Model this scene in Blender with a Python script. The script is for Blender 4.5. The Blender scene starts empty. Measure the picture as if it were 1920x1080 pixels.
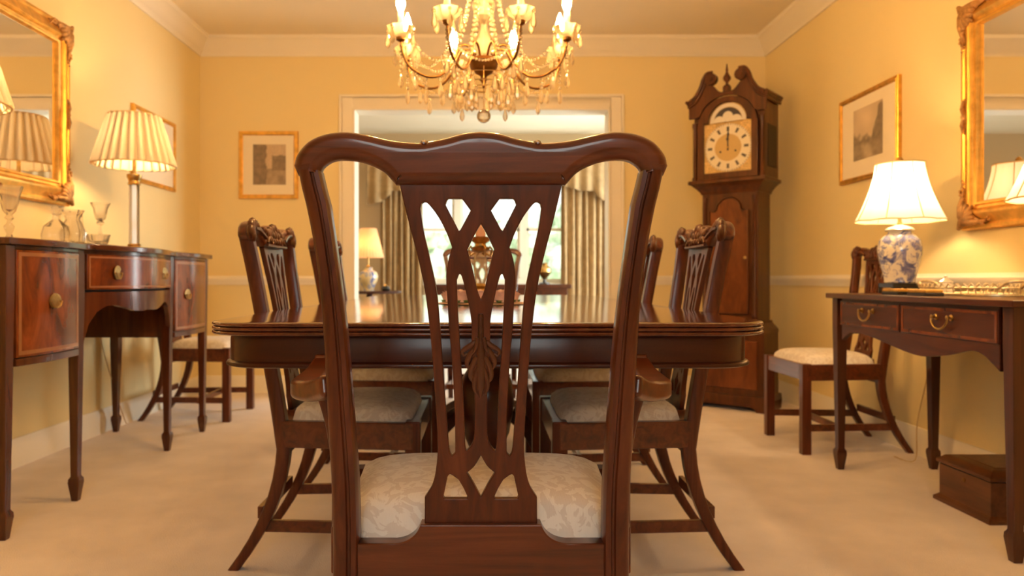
import bpy, bmesh, math, random
from mathutils import Vector, Matrix
random.seed(7)
PI = math.pi
C = bpy.context.scene.collection
SC = bpy.context.scene

# ------------------------------------------------------------------ camera, world, light, exposure
CAMH, F, VX, VY = 0.84, 1400.0, 904.0, 524.0          # eye height, focal length in px, vanishing point
cam = bpy.data.cameras.new('camera'); cam.sensor_width = 36; cam.lens = F / 1920 * 36
cam.shift_x = (960 - VX) / 1920; cam.shift_y = (VY - 540) / 1920
cam.clip_start = 0.02; cam.clip_end = 200
cam.dof.use_dof = True; cam.dof.focus_distance = 1.32; cam.dof.aperture_fstop = 5.0
co = bpy.data.objects.new('camera', cam); C.objects.link(co)
co.location = (0, 0, CAMH); co.rotation_euler = (PI / 2, 0, 0); SC.camera = co

w = bpy.data.worlds.new('daylight'); SC.world = w; w.use_nodes = True
bg = w.node_tree.nodes['Background']; bg.inputs[0].default_value = (0.90, 1.0, 0.95, 1); bg.inputs[1].default_value = 2.2
SC.view_settings.view_transform = 'Standard'; SC.view_settings.look = 'None'
SC.view_settings.gamma = 1; SC.view_settings.use_curve_mapping = False
SC.view_settings.exposure = -0.26
WARM = (1.0, 0.53, 0.17); SOFT = (1.0, 0.65, 0.31)
CHAND_W, LAMP_W, SIDE_W, FAR_W = 800.0, 460.0, 300.0, 60.0            # emission strengths of the bulbs

sun = bpy.data.lights.new('sun', 'SUN'); sun.energy = 9; sun.angle = .02; sun.color = (1, .96, .9)
so = bpy.data.objects.new('sun', sun); C.objects.link(so); so.rotation_euler = (math.radians(12), math.radians(38), 0)

def daylight(x, y, z, sx, sz, rz, power):  # fill lamp in daylight tint, set outside an added, unseen window
    l = bpy.data.lights.new('window_fill', 'AREA'); l.shape = 'RECTANGLE'; l.size = sx; l.size_y = sz
    l.energy = power; l.color = (.93, 1.0, .98)
    o = bpy.data.objects.new('window_fill', l); C.objects.link(o); o.location = (x, y, z); o.rotation_euler = (PI/2, 0, rz)

def portal(x, y, z, sx, sz, facing):
    l = bpy.data.lights.new('window_portal', 'AREA'); l.shape = 'RECTANGLE'; l.size = sx; l.size_y = sz
    l.cycles.is_portal = True
    o = bpy.data.objects.new('window_portal', l); C.objects.link(o); o.location = (x, y, z)
    o.rotation_euler = (PI/2, 0, PI/2) if facing == 0 else (PI/2 * facing, 0, 0)

# ------------------------------------------------------------------ helpers
def px(x, y, d):                                        # photograph pixel at depth d -> world x, z
    return (x - VX) * d / F, CAMH - (y - VY) * d / F

class MB:
    def __init__(s): s.v = []; s.f = []
    def add(s, vs, fs):
        b = len(s.v); s.v += [tuple(p) for p in vs]; s.f += [tuple(i + b for i in q) for q in fs]; return s
    def box(s, x0, x1, y0, y1, z0, z1):
        return s.add([(x0,y0,z0),(x1,y0,z0),(x1,y1,z0),(x0,y1,z0),(x0,y0,z1),(x1,y0,z1),(x1,y1,z1),(x0,y1,z1)],
                     [(0,3,2,1),(4,5,6,7),(0,1,5,4),(1,2,6,5),(2,3,7,6),(3,0,4,7)])
    def rings(s, rs, closed=True, cap=True):
        n = len(rs[0]); vs = [p for r in rs for p in r]; fs = []
        for i in range(len(rs) - 1):
            for j in range(n if closed else n - 1):
                k = (j + 1) % n
                fs.append((i*n+j, i*n+k, (i+1)*n+k, (i+1)*n+j))
        if cap and closed:
            fs.append(tuple(range(n))[::-1]); fs.append(tuple(range((len(rs)-1)*n, len(rs)*n)))
        return s.add(vs, fs)
    def lathe(s, prof, seg=24, c=(0,0,0), cap=True, flute=0, fn=0):
        rs = []
        for r, z in prof:
            ring = []
            for k in range(seg):
                a = 2*PI*k/seg; rr = max(r, 1e-4) * (1 + (flute*math.cos(fn*a) if fn else 0))
                ring.append((c[0]+rr*math.cos(a), c[1]+rr*math.sin(a), c[2]+z))
            rs.append(ring)
        return s.rings(rs, True, cap)
    def tube(s, path, rad, seg=10, flat=1.0, up=None, cap=True):
        P = [Vector(p) for p in path]; n = len(P)
        if not hasattr(rad, '__len__'): rad = [rad]*n
        rs = []; prev = None
        for i in range(n):
            t = (P[min(i+1, n-1)] - P[max(i-1, 0)]).normalized()
            if up is not None: u = Vector(up)
            elif prev is None: u = Vector((0,0,1)) if abs(t.z) < .9 else Vector((1,0,0))
            else: u = prev
            a = (u - t*u.dot(t)).normalized(); prev = a
            b = t.cross(a)
            rs.append([P[i] + (a*math.cos(2*PI*k/seg)*flat + b*math.sin(2*PI*k/seg))*rad[i] for k in range(seg)])
        return s.rings(rs, True, cap)
    def bar(s, path, w, h, up=(0,0,1)):                  # rectangular section swept on a path
        P = [Vector(p) for p in path]; n = len(P); rs = []
        if not hasattr(w, '__len__'): w = [w]*n
        if not hasattr(h, '__len__'): h = [h]*n
        for i in range(n):
            t = (P[min(i+1, n-1)] - P[max(i-1, 0)]).normalized(); u = Vector(up)
            a = (u - t*u.dot(t)).normalized(); b = t.cross(a)
            rs.append([P[i] + a*h[i]/2*e + b*w[i]/2*f for e, f in ((-1,-1),(-1,1),(1,1),(1,-1))])
        return s.rings(rs)
    def prism(s, poly, axis, lo, hi):                    # poly in the two other axes, in order x,y,z
        def p3(q, t):
            return (t,q[0],q[1]) if axis == 'x' else (q[0],t,q[1]) if axis == 'y' else (q[0],q[1],t)
        return s.rings([[p3(q, lo) for q in poly], [p3(q, hi) for q in poly]])
    def ball(s, c, r, seg=10, rz=None):
        rz = rz or r; n = max(4, seg//2)
        return s.lathe([(r*math.sin(PI*i/n), -rz*math.cos(PI*i/n)) for i in range(n+1)], seg, c, False)
    def build(s, name, m, parent=None, bevel=0, smooth=True, seg=2, angle=35, loc=None, solid=0):
        me = bpy.data.meshes.new(name); me.from_pydata(s.v, [], s.f)
        bm = bmesh.new(); bm.from_mesh(me); bmesh.ops.remove_doubles(bm, verts=bm.verts, dist=1e-5)
        bmesh.ops.recalc_face_normals(bm, faces=bm.faces)
        for f in bm.faces: f.smooth = smooth
        if not bevel:
            for e in bm.edges:
                if len(e.link_faces) == 2 and e.calc_face_angle(0) > math.radians(angle): e.smooth = False
        bm.to_mesh(me); bm.free(); me.materials.append(m)
        o = bpy.data.objects.new(name, me); C.objects.link(o)
        if parent: o.parent = parent
        if loc: o.location = loc
        if solid:
            d = o.modifiers.new('solid', 'SOLIDIFY'); d.thickness = solid
        if bevel:
            b = o.modifiers.new('bevel', 'BEVEL'); b.width = bevel; b.segments = seg; b.limit_method = 'ANGLE'
            b.angle_limit = math.radians(30); b.harden_normals = True
        return o

def cr(pts, n=6, closed=False):                          # Catmull-Rom through points
    out = []; N = len(pts); R = range(N if closed else N-1)
    g = (lambda i: pts[i % N]) if closed else (lambda i: pts[max(0, min(N-1, i))])
    for i in R:
        p0, p1, p2, p3 = g(i-1), g(i), g(i+1), g(i+2)
        for k in range(n):
            t = k/n
            out.append(tuple(.5*((2*b)+(-a+c)*t+(2*a-5*b+4*c-d)*t*t+(-a+3*b-3*c+d)*t**3) for a,b,c,d in zip(p0,p1,p2,p3)))
    if not closed: out.append(tuple(pts[-1]))
    return out

def fillcurve(loops, ext, bev, res=3):                   # filled outline with holes -> (verts, faces), thickness on z
    cu = bpy.data.curves.new('outline', 'CURVE'); cu.dimensions = '2D'; cu.fill_mode = 'BOTH'
    cu.extrude = max(ext - bev, .0001); cu.bevel_depth = bev; cu.bevel_resolution = res; cu.offset = -bev
    for L in loops:
        sp = cu.splines.new('POLY'); sp.points.add(len(L)-1)
        for p, q in zip(sp.points, L): p.co = (q[0], q[1], 0, 1)
        sp.use_cyclic_u = True
    o = bpy.data.objects.new('outline', cu); C.objects.link(o)
    dg = bpy.context.evaluated_depsgraph_get(); me = bpy.data.meshes.new_from_object(o.evaluated_get(dg))
    vs = [tuple(v.co) for v in me.vertices]; fs = [tuple(p.vertices) for p in me.polygons]
    bpy.data.objects.remove(o); bpy.data.curves.remove(cu); bpy.data.meshes.remove(me)
    return vs, fs

def wn(o):
    m = o.modifiers.new('normals', 'WEIGHTED_NORMAL'); m.keep_sharp = False; m.weight = 90
    return o

def thing(name, label, cat, loc=(0,0,0), rz=0, group=None):
    o = bpy.data.objects.new(name, None); C.objects.link(o); o.location = loc; o.rotation_euler = (0,0,rz)
    o.empty_display_size = .1
    return tag(o, label, cat, group)
def tag(o, label, cat, group=None):
    o['label'] = label; o['category'] = cat
    if group: o['group'] = group
    return o
def struct(o): o['kind'] = 'structure'; return o
def dup(root, label, loc=None, rz=None):
    r = root.copy(); C.objects.link(r); r['label'] = label
    if loc: r.location = loc
    if rz is not None: r.rotation_euler = (0,0,rz)
    for ch in list(root.children):
        c = ch.copy(); C.objects.link(c); c.parent = r
        for g in list(ch.children):
            d = g.copy(); C.objects.link(d); d.parent = c
    return r

# ------------------------------------------------------------------ materials
def newmat(name):
    m = bpy.data.materials.new(name); m.use_nodes = True
    return m, m.node_tree, m.node_tree.nodes['Principled BSDF']
def plain(name, col, rough=.5, metal=0, coat=0, noise=0, nscale=30, bump=0, spec=.5):
    m, t, p = newmat(name)
    p.inputs['Base Color'].default_value = (*col, 1); p.inputs['Roughness'].default_value = rough
    p.inputs['Metallic'].default_value = metal; p.inputs['Coat Weight'].default_value = coat
    p.inputs['Specular IOR Level'].default_value = spec
    if noise or bump:
        tc = t.nodes.new('ShaderNodeTexCoord'); nz = t.nodes.new('ShaderNodeTexNoise')
        nz.inputs['Scale'].default_value = nscale; nz.inputs['Detail'].default_value = 5
        t.links.new(tc.outputs['Object'], nz.inputs['Vector'])
        if noise:
            r = t.nodes.new('ShaderNodeValToRGB'); t.links.new(nz.outputs['Fac'], r.inputs['Fac'])
            r.color_ramp.elements[0].position = .3; r.color_ramp.elements[1].position = .7
            r.color_ramp.elements[0].color = (*[c*(1-noise) for c in col], 1)
            r.color_ramp.elements[1].color = (*[min(1, c*(1+noise)) for c in col], 1)
            t.links.new(r.outputs['Color'], p.inputs['Base Color'])
        if bump:
            b = t.nodes.new('ShaderNodeBump'); b.inputs['Strength'].default_value = bump; b.inputs['Distance'].default_value = .01
            t.links.new(nz.outputs['Fac'], b.inputs['Height']); t.links.new(b.outputs['Normal'], p.inputs['Normal'])
    return m
def wood(name, dark, mid, light, axis='z', rough=.3, coat=.3, stretch=14, scale=3.0, dist=.8):
    m, t, p = newmat(name)
    tc = t.nodes.new('ShaderNodeTexCoord'); mp = t.nodes.new('ShaderNodeMapping')
    sc = [stretch]*3; sc['xyz'.index(axis)] = 1.0; mp.inputs['Scale'].default_value = sc
    nz = t.nodes.new('ShaderNodeTexNoise'); nz.inputs['Scale'].default_value = scale
    nz.inputs['Detail'].default_value = 7; nz.inputs['Roughness'].default_value = .62; nz.inputs['Distortion'].default_value = dist
    r = t.nodes.new('ShaderNodeValToRGB'); e = r.color_ramp.elements
    e[0].position = .28; e[0].color = (*dark, 1); e[1].position = .74; e[1].color = (*light, 1)
    q = e.new(.5); q.color = (*mid, 1)
    t.links.new(tc.outputs['Object'], mp.inputs['Vector']); t.links.new(mp.outputs['Vector'], nz.inputs['Vector'])
    t.links.new(nz.outputs['Fac'], r.inputs['Fac']); t.links.new(r.outputs['Color'], p.inputs['Base Color'])
    p.inputs['Roughness'].default_value = rough; p.inputs['Coat Weight'].default_value = coat
    p.inputs['Coat Roughness'].default_value = .12; p.inputs['Specular IOR Level'].default_value = .25
    return m
def glassy(name, col=(1,1,1), clear=.55, edge=.22):
    m, t, p = newmat(name); t.nodes.remove(p); out = t.nodes['Material Output']
    tr = t.nodes.new('ShaderNodeBsdfTransparent'); tr.inputs[0].default_value = (*[min(1, .9*c+.09) for c in col], 1)
    gl = t.nodes.new('ShaderNodeBsdfGlossy'); gl.inputs['Roughness'].default_value = .06; gl.inputs[0].default_value = (*col, 1)
    df = t.nodes.new('ShaderNodeBsdfTranslucent'); df.inputs[0].default_value = (*col, 1)
    fr = t.nodes.new('ShaderNodeLayerWeight'); fr.inputs['Blend'].default_value = edge
    a = t.nodes.new('ShaderNodeMixShader'); b = t.nodes.new('ShaderNodeMixShader')
    b.inputs[0].default_value = 1 - clear
    t.links.new(tr.outputs[0], b.inputs[1]); t.links.new(df.outputs[0], b.inputs[2])
    t.links.new(fr.outputs['Fresnel'], a.inputs[0]); t.links.new(b.outputs[0], a.inputs[1]); t.links.new(gl.outputs[0], a.inputs[2])
    t.links.new(a.outputs[0], out.inputs[0]); return m
def emit(name, col, st):
    m, t, p = newmat(name); p.inputs['Base Color'].default_value = (1,1,1,1)
    p.inputs['Emission Color'].default_value = (*col, 1); p.inputs['Emission Strength'].default_value = st
    return m
def shade_mat(name, col, trans=.6):
    m, t, p = newmat(name); t.nodes.remove(p); out = t.nodes['Material Output']
    a = t.nodes.new('ShaderNodeBsdfDiffuse'); b = t.nodes.new('ShaderNodeBsdfTranslucent'); x = t.nodes.new('ShaderNodeMixShader')
    a.inputs[0].default_value = (*col, 1); b.inputs[0].default_value = (*col, 1); x.inputs[0].default_value = trans
    t.links.new(a.outputs[0], x.inputs[1]); t.links.new(b.outputs[0], x.inputs[2]); t.links.new(x.outputs[0], out.inputs[0])
    return m

M = {}
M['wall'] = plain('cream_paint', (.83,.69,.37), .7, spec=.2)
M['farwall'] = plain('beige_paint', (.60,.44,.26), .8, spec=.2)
M['white'] = plain('white_gloss_paint', (.87,.81,.68), .45, spec=.3)
M['ceil'] = plain('ceiling_paint', (.87,.78,.60), .9, spec=.1)
M['carpet'] = plain('beige_carpet', (.86,.79,.76), .95, noise=.06, nscale=5, spec=.05)
# carpet pile: add a fine bump
t = M['carpet'].node_tree; p = t.nodes['Principled BSDF']; tc = t.nodes.new('ShaderNodeTexCoord')
nz = t.nodes.new('ShaderNodeTexNoise'); nz.inputs['Scale'].default_value = 260; nz.inputs['Detail'].default_value = 3
bp = t.nodes.new('ShaderNodeBump'); bp.inputs['Strength'].default_value = .5; bp.inputs['Distance'].default_value = .006
t.links.new(tc.outputs['Object'], nz.inputs['Vector']); t.links.new(nz.outputs['Fac'], bp.inputs['Height']); t.links.new(bp.outputs['Normal'], p.inputs['Normal'])

M['chair_v'] = wood('mahogany_upright', (0.043,0.009,0.003),(0.089,0.019,0.005),(0.141,0.036,0.011), 'z', .34, .25, 16, 2.4)
M['chair_h'] = wood('mahogany_rail', (0.048,0.010,0.003),(0.108,0.023,0.006),(0.175,0.042,0.013), 'x', .30, .55, 16, 2.2)
M['chair_c'] = wood('mahogany_carved', (0.043,0.011,0.005),(0.086,0.024,0.008),(0.125,0.037,0.016), 'z', .30, .35, 8, 4)
M['table'] = wood('mahogany_polished', (0.059,0.011,0.004),(0.104,0.021,0.006),(0.151,0.035,0.009), 'y', .10, .8, 14, 1.6)
M['table_a'] = wood('mahogany_apron', (0.027,0.005,0.002),(0.049,0.009,0.003),(0.071,0.016,0.004), 'x', .28, .2, 14, 1.8)
M['side'] = wood('sideboard_mahogany', (0.035,0.007,0.002),(0.078,0.018,0.004),(0.119,0.031,0.008), 'z', .25, .5, 10, 1.6)
M['sidetop'] = wood('sideboard_top_mahogany', (0.044,0.011,0.004),(0.087,0.024,0.008),(0.134,0.037,0.014), 'y', .2, .6, 14, 2)
M['flame'] = wood('flame_mahogany', (0.048,0.009,0.002),(0.167,0.037,0.006),(0.312,0.077,0.018), 'z', .22, .6, 2.6, 3.2, 2.2)
M['inlay'] = plain('inlay_wood', (.30,.13,.045), .3, coat=.4)
M['inside'] = plain('dark_interior', (.02,.008,.004), .6)
M['console'] = wood('console_mahogany', (0.032,0.008,0.002),(0.071,0.016,0.005),(0.107,0.027,0.008), 'y', .32, .2, 12, 2)
M['conleg'] = wood('console_leg_mahogany', (0.032,0.008,0.003),(0.064,0.016,0.005),(0.095,0.025,0.008), 'z', .3, .35, 14, 2)
M['clock'] = wood('clock_mahogany', (0.037,0.010,0.003),(0.077,0.023,0.006),(0.122,0.038,0.011), 'z', .34, .15, 12, 1.8)
M['clockf'] = wood('clock_flame_mahogany', (0.055,0.013,0.004),(0.127,0.035,0.009),(0.198,0.059,0.017), 'z', .3, .25, 3, 3, 2.0)
M['box'] = wood('box_walnut', (0.047,0.015,0.005),(0.095,0.031,0.009),(0.143,0.050,0.017), 'y', .35, .25, 10, 2.4)
M['ebony'] = plain('black_wood', (.012,.009,.007), .35, coat=.3)
M['brass'] = plain('antique_brass', (.50,.33,.12), .32, 1, noise=.25, nscale=40)
M['bronze'] = plain('dark_bronze', (.22,.11,.035), .35, 1, noise=.3, nscale=30)
M['gilt'] = plain('gilt_frame', (.78,.45,.10), .38, .85, noise=.22, nscale=22)
M['giltd'] = plain('worn_gilt', (.42,.23,.08), .5, .55, noise=.4, nscale=60, bump=.4)
M['palegilt'] = plain('silver_gilt', (.80,.66,.42), .4, .7, noise=.3, nscale=50)
M['silver'] = plain('dark_silver', (.45,.40,.33), .25, 1)
M['crystal'] = glassy('lead_crystal', (1,.95,.86), .68, .36)
M['crystal_y'] = glassy('cut_crystal', (1,.98,.93), .80, .20)
M['column'] = glassy('crystal_column', (.97,.95,.92), .72, .32)
M['pane'] = glassy('window_pane', (1,1,1), 1.0)
M['candle'] = shade_mat('candle_tube', (.95,.88,.72), .4)
M['bulb'] = emit('candle_bulb', WARM, CHAND_W)
M['lampbulb'] = emit('lamp_bulb', SOFT, LAMP_W*.8)
M['sidebulb'] = emit('column_lamp_bulb', SOFT, SIDE_W)
M['farbulb'] = emit('far_lamp_bulb', WARM, FAR_W)
M['pleat'] = shade_mat('pleated_silk', (.80,.70,.52), .13)
M['silk'] = shade_mat('white_silk', (.90,.89,.86), .45)
M['trimtape'] = plain('shade_tape', (.75,.58,.32), .8)
M['peach'] = shade_mat('peach_silk', (.88,.62,.42), .5)
M['cord'] = plain('lamp_cord', (.55,.40,.20), .6)
M['mat'] = plain('ivory_mount', (.85,.76,.58), .8)
M['mirror'] = plain('mirror_glass', (.92,.92,.90), .02, 1)
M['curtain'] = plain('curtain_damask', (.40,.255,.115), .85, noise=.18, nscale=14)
M['pink'] = plain('pink_petals', (.86,.60,.52), .6, noise=.2, nscale=40)
M['pinkc'] = plain('pink_cloth', (.82,.60,.50), .8, noise=.12, nscale=60)
M['wax'] = plain('pink_wax', (.85,.48,.30), .5)
M['green'] = plain('leaf_green', (.10,.17,.05), .6)
M['porc'] = plain('white_porcelain', (.85,.80,.68), .2, coat=.5)
M['paper'] = plain('white_card', (.85,.80,.70), .6)
M['hedge'] = plain('hedge_leaf', (.62,.74,.54), .8, noise=.5, nscale=5)
M['lawn'] = plain('lawn_grass', (.42,.56,.30), .9, noise=.3, nscale=3)
M['stone'] = plain('pale_paving', (.72,.68,.60), .9, noise=.1, nscale=2)
M['slate'] = plain('grey_slate', (.05,.045,.05), .4)

def damask():
    m, t, p = newmat('ivory_damask')
    tc = t.nodes.new('ShaderNodeTexCoord'); n1 = t.nodes.new('ShaderNodeTexNoise'); n1.inputs['Scale'].default_value = 22
    n1.inputs['Detail'].default_value = 2.5; n1.inputs['Distortion'].default_value = 2.4
    r = t.nodes.new('ShaderNodeValToRGB'); e = r.color_ramp.elements
    e[0].position = .485; e[1].position = .515; e[0].color = (.70,.63,.56,1); e[1].color = (.82,.77,.70,1)
    w_ = t.nodes.new('ShaderNodeTexWave'); w_.inputs['Scale'].default_value = 160
    b = t.nodes.new('ShaderNodeBump'); b.inputs['Strength'].default_value = .15; b.inputs['Distance'].default_value = .002
    rr = t.nodes.new('ShaderNodeMapRange'); rr.inputs['To Min'].default_value = .35; rr.inputs['To Max'].default_value = .7
    L = t.links.new
    L(tc.outputs['Object'], n1.inputs['Vector']); L(tc.outputs['Object'], w_.inputs['Vector']); L(n1.outputs['Fac'], r.inputs['Fac'])
    L(r.outputs['Color'], p.inputs['Base Color']); L(w_.outputs['Fac'], b.inputs['Height']); L(b.outputs['Normal'], p.inputs['Normal'])
    L(n1.outputs['Fac'], rr.inputs['Value']); L(rr.outputs['Result'], p.inputs['Roughness'])
    p.inputs['Sheen Weight'].default_value = .25
    return m
M['damask'] = damask()

def blue_white(name, scale=13, base=(.86,.82,.72)):
    m, t, p = newmat(name); tc = t.nodes.new('ShaderNodeTexCoord')
    n = t.nodes.new('ShaderNodeTexNoise'); n.inputs['Scale'].default_value = scale; n.inputs['Detail'].default_value = 6
    n.inputs['Distortion'].default_value = 1.6; n.inputs['Roughness'].default_value = .65
    r = t.nodes.new('ShaderNodeValToRGB'); e = r.color_ramp.elements
    e[0].position = .47; e[0].color = (*base,1); e[1].position = .62; e[1].color = (.06,.08,.26,1)
    q = e.new(.505); q.color = (.42,.42,.52,1); q = e.new(.55); q.color = (.16,.18,.42,1)
    t.links.new(tc.outputs['Object'], n.inputs['Vector']); t.links.new(n.outputs['Fac'], r.inputs['Fac'])
    t.links.new(r.outputs['Color'], p.inputs['Base Color']); p.inputs['Roughness'].default_value = .15; p.inputs['Coat Weight'].default_value = .6
    return m
M['bluewhite'] = blue_white('blue_and_white_porcelain')

def attr_mat(name, rough=.7):
    m, t, p = newmat(name); a = t.nodes.new('ShaderNodeAttribute'); a.attribute_name = 'ink'
    t.links.new(a.outputs['Color'], p.inputs['Base Color']); p.inputs['Roughness'].default_value = rough; return m
M['ink'] = attr_mat('printed_paper')
M['dialink'] = attr_mat('engraved_dial', .35)

# ------------------------------------------------------------------ the room
XL, XR, YB, ZC = -2.09, 2.10, 5.53, 2.62
YF, FY0, FY1 = -1.5, 5.67, 9.1
OL, OR, OT = -.956, .948, 2.106                           # opening into the next room
struct(MB().box(-3, 3, YF-.1, FY1+.1, -.1, 0).build('floor', M['carpet'], smooth=False))
struct(MB().box(-3, 3, YF-.1, FY1+.1, ZC, ZC+.1).build('ceiling', M['ceil'], smooth=False))
struct(MB().box(XL-.1, XL, YF-.1, YB, 0, ZC).build('wall_left', M['wall'], smooth=False))
struct(MB().box(XR, XR+.1, YF-.1, YB, 0, ZC).build('wall_right', M['wall'], smooth=False))
struct(MB().box(-2.9, OL, YB, FY0, 0, ZC).box(OR, 2.9, YB, FY0, 0, ZC).box(OL, OR, YB, FY0, OT, ZC).build('wall_back', M['wall'], smooth=False))
# wall behind the viewer, with an unseen window added for fill light
WX0, WX1, WZ0, WZ1 = -.6, .6, .9, 2.1
struct(MB().box(XL, WX0, YF-.1, YF, 0, ZC).box(WX1, XR, YF-.1, YF, 0, ZC).box(WX0, WX1, YF-.1, YF, 0, WZ0).box(WX0, WX1, YF-.1, YF, WZ1, ZC)
       .build('wall_front', M['wall'], smooth=False))
# next room
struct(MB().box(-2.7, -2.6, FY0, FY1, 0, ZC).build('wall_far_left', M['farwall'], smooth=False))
SW0, SW1, SZ0, SZ1 = 6.2, 8.7, .35, 2.3  # opening cut for the added side window, out of view
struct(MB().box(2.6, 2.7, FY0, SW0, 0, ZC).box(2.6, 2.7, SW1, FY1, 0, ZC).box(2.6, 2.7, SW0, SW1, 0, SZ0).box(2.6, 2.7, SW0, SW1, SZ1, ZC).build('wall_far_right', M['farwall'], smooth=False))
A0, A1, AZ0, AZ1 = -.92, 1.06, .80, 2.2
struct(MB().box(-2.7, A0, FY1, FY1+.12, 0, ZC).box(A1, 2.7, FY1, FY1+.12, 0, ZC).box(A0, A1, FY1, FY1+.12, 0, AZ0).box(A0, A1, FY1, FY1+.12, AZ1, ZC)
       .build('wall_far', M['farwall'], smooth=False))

def window(name, x0, x1, z0, z1, y, ms, zmid, d=.05):
    root = MB(); f = .05
    root.box(x0, x0+f, y-d, y+d, z0, z1).box(x1-f, x1, y-d, y+d, z0, z1).box(x0+f, x1-f, y-d, y+d, z1-f, z1).box(x0+f, x1-f, y-d, y+d, z0, z0+f)
    for m_, wd in ms: root.box(m_-wd/2, m_+wd/2, y-d, y+d, z0+f, z1-f)
    o = struct(root.build(name, M['white'], bevel=.004))
    MB().box(x0-.06, x1+.06, y-d-.12, y-d, z0-.03, z0).build('window_sill', M['white'], o, bevel=.004)
    xs = [x0+f] + [q for m_, wd in ms for q in (m_-wd/2, m_+wd/2)] + [x1-f]
    for i in range(0, len(xs), 2):
        sb = MB(); sb.box(xs[i], xs[i+1], y-.02, y+.02, zmid-.02, zmid+.02)
        sb.box(xs[i], xs[i]+.025, y-.02, y+.02, z0+f, z1-f).box(xs[i+1]-.025, xs[i+1], y-.02, y+.02, z0+f, z1-f)
        sb.build('sash', M['white'], o)
        MB().box(xs[i]+.02, xs[i+1]-.02, y-.003, y+.003, z0+f, z1-f).build('window_pane', M['pane'], o, smooth=False)
    return o
window('window_1', A0, A1, AZ0, AZ1, FY1+.06, [(-.30,.09),(.50,.09)], 1.45)
window('added_window_2', WX0, WX1, WZ0, WZ1, YF-.05, [(0,.07)], 1.5, .045)  # added out of view, so fill light reaches the near chair
w3 = window('added_window_3', -1.25, 1.25, SZ0, SZ1, 0, [(-.42,.07),(.42,.07)], 1.45, .05)  # added out of view, to brighten the next room
w3.location = (2.66, 7.45, 0); w3.rotation_euler = (0, 0, -PI/2)
portal(.07, FY1+.15, 1.5, 2.0, 1.4, -1)
daylight(2.80, 7.45, 1.32, 2.4, 1.8, PI/2, 260)  # added fill lamp outside the unseen side window
daylight(0, YF-.18, 1.5, 1.15, 1.15, 0, 34)  # added fill lamp behind the viewer

# trims
def run(name, prof, axis, lo, hi, wallpos, inward, m='white'):
    # prof: (distance from the wall, z)
    poly = [(wallpos + inward*d, z) for d, z in prof]
    return struct(MB().prism(poly, axis, lo, hi).build(name, M[m], angle=50))
corn = [(0,ZC-.13),(.012,ZC-.13),(.016,ZC-.108),(.03,ZC-.10),(.05,ZC-.075),(.072,ZC-.035),(.10,ZC-.022),(.105,ZC),(0,ZC)]
dado = [(0,.80),(.010,.80),(.012,.815),(.024,.83),(.026,.848),(.016,.858),(.014,.868),(0,.868)]
base = [(0,0),(.018,0),(.018,.10),(.012,.118),(.008,.13),(0,.13)]
run('trim_1', corn, 'y', YF, YB, XL, 1); run('trim_2', corn, 'y', YF, YB, XR, -1); run('trim_3', corn, 'x', XL, XR, YB, -1)
# profile order for axis x is (y, z); for axis y it is (x, z)
run('trim_4', dado, 'y', YF, YB, XL, 1); run('trim_5', dado, 'y', YF, YB, XR, -1)
run('trim_6', dado, 'x', XL, OL-.1, YB, -1); run('trim_7', dado, 'x', OR+.1, XR, YB, -1)
run('baseboard_left', base, 'y', YF, YB, XL, 1); run('baseboard_right', base, 'y', YF, YB, XR, -1)
run('baseboard_back', base, 'x', XL, OL-.1, YB, -1); run('baseboard_back_right', base, 'x', OR+.1, XR, YB, -1)
run('baseboard_far', base, 'x', -2.6, 2.6, FY1, -1)
def archi(name, y0, y1):
    m_ = MB()
    for q0, q1 in ((0,.08),(.08,.1)):
        dd = 0 if q0 == 0 else .008
        ya, yb = (y0-dd, y1) if y0 < YB else (y0, y1+dd)
        m_.box(OL-q1, OL-q0, ya, yb, 0, OT+q1).box(OR+q0, OR+q1, ya, yb, 0, OT+q1).box(OL-q0, OR+q0, ya, yb, OT+q0, OT+q1)
    return struct(m_.build(name, M['white'], bevel=.004))
archi('trim_8', YB-.02, YB); archi('trim_9', FY0, FY0+.02)
struct(MB().box(OL, OL+.015, YB-.02, FY0+.02, 0, OT).box(OR-.015, OR, YB-.02, FY0+.02, 0, OT).box(OL, OR, YB-.02, FY0+.02, OT-.015, OT).build('trim_10', M['white'], bevel=.003))

# ------------------------------------------------------------------ garden beyond the far window
struct(MB().box(-14, 14, FY1+3.5, 60, -.5, -.3).build('ground', M['lawn'], smooth=False))
struct(MB().box(-14, 14, FY1+.12, FY1+3.5, -.5, -.29).build('bounce_terrace', M['stone'], smooth=False))  # unseen pale strip added to bounce light up to the next room's ceiling
def bush(x, y, r, h, label):
    m_ = MB(); rnd = random.Random(int(x*10+y))
    for k in range(60):
        a = rnd.uniform(0, 2*PI); q = r*math.sqrt(rnd.random()); z = -.3 + h*rnd.uniform(.12, .9)
        m_.ball((x+q*math.cos(a), y+q*math.sin(a)*.6, z), rnd.uniform(.18,.34)*r, 8)
    o = m_.build('garden_tree', M['hedge']); d = o.modifiers.new('leaf', 'DISPLACE')
    tx = bpy.data.textures.new('leaf', 'CLOUDS'); tx.noise_scale = .15; d.texture = tx; d.strength = .3
    tag(o, label, 'tree')
bush(-2.4, 17, 1.5, 2.7, 'pale green garden tree seen through the left light of the far window')
bush(.3, 22, 1.8, 3.0, 'pale green garden tree seen through the middle light of the far window')
bush(2.6, 18, 1.5, 3.4, 'pale green garden tree seen through the right light of the far window')

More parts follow.
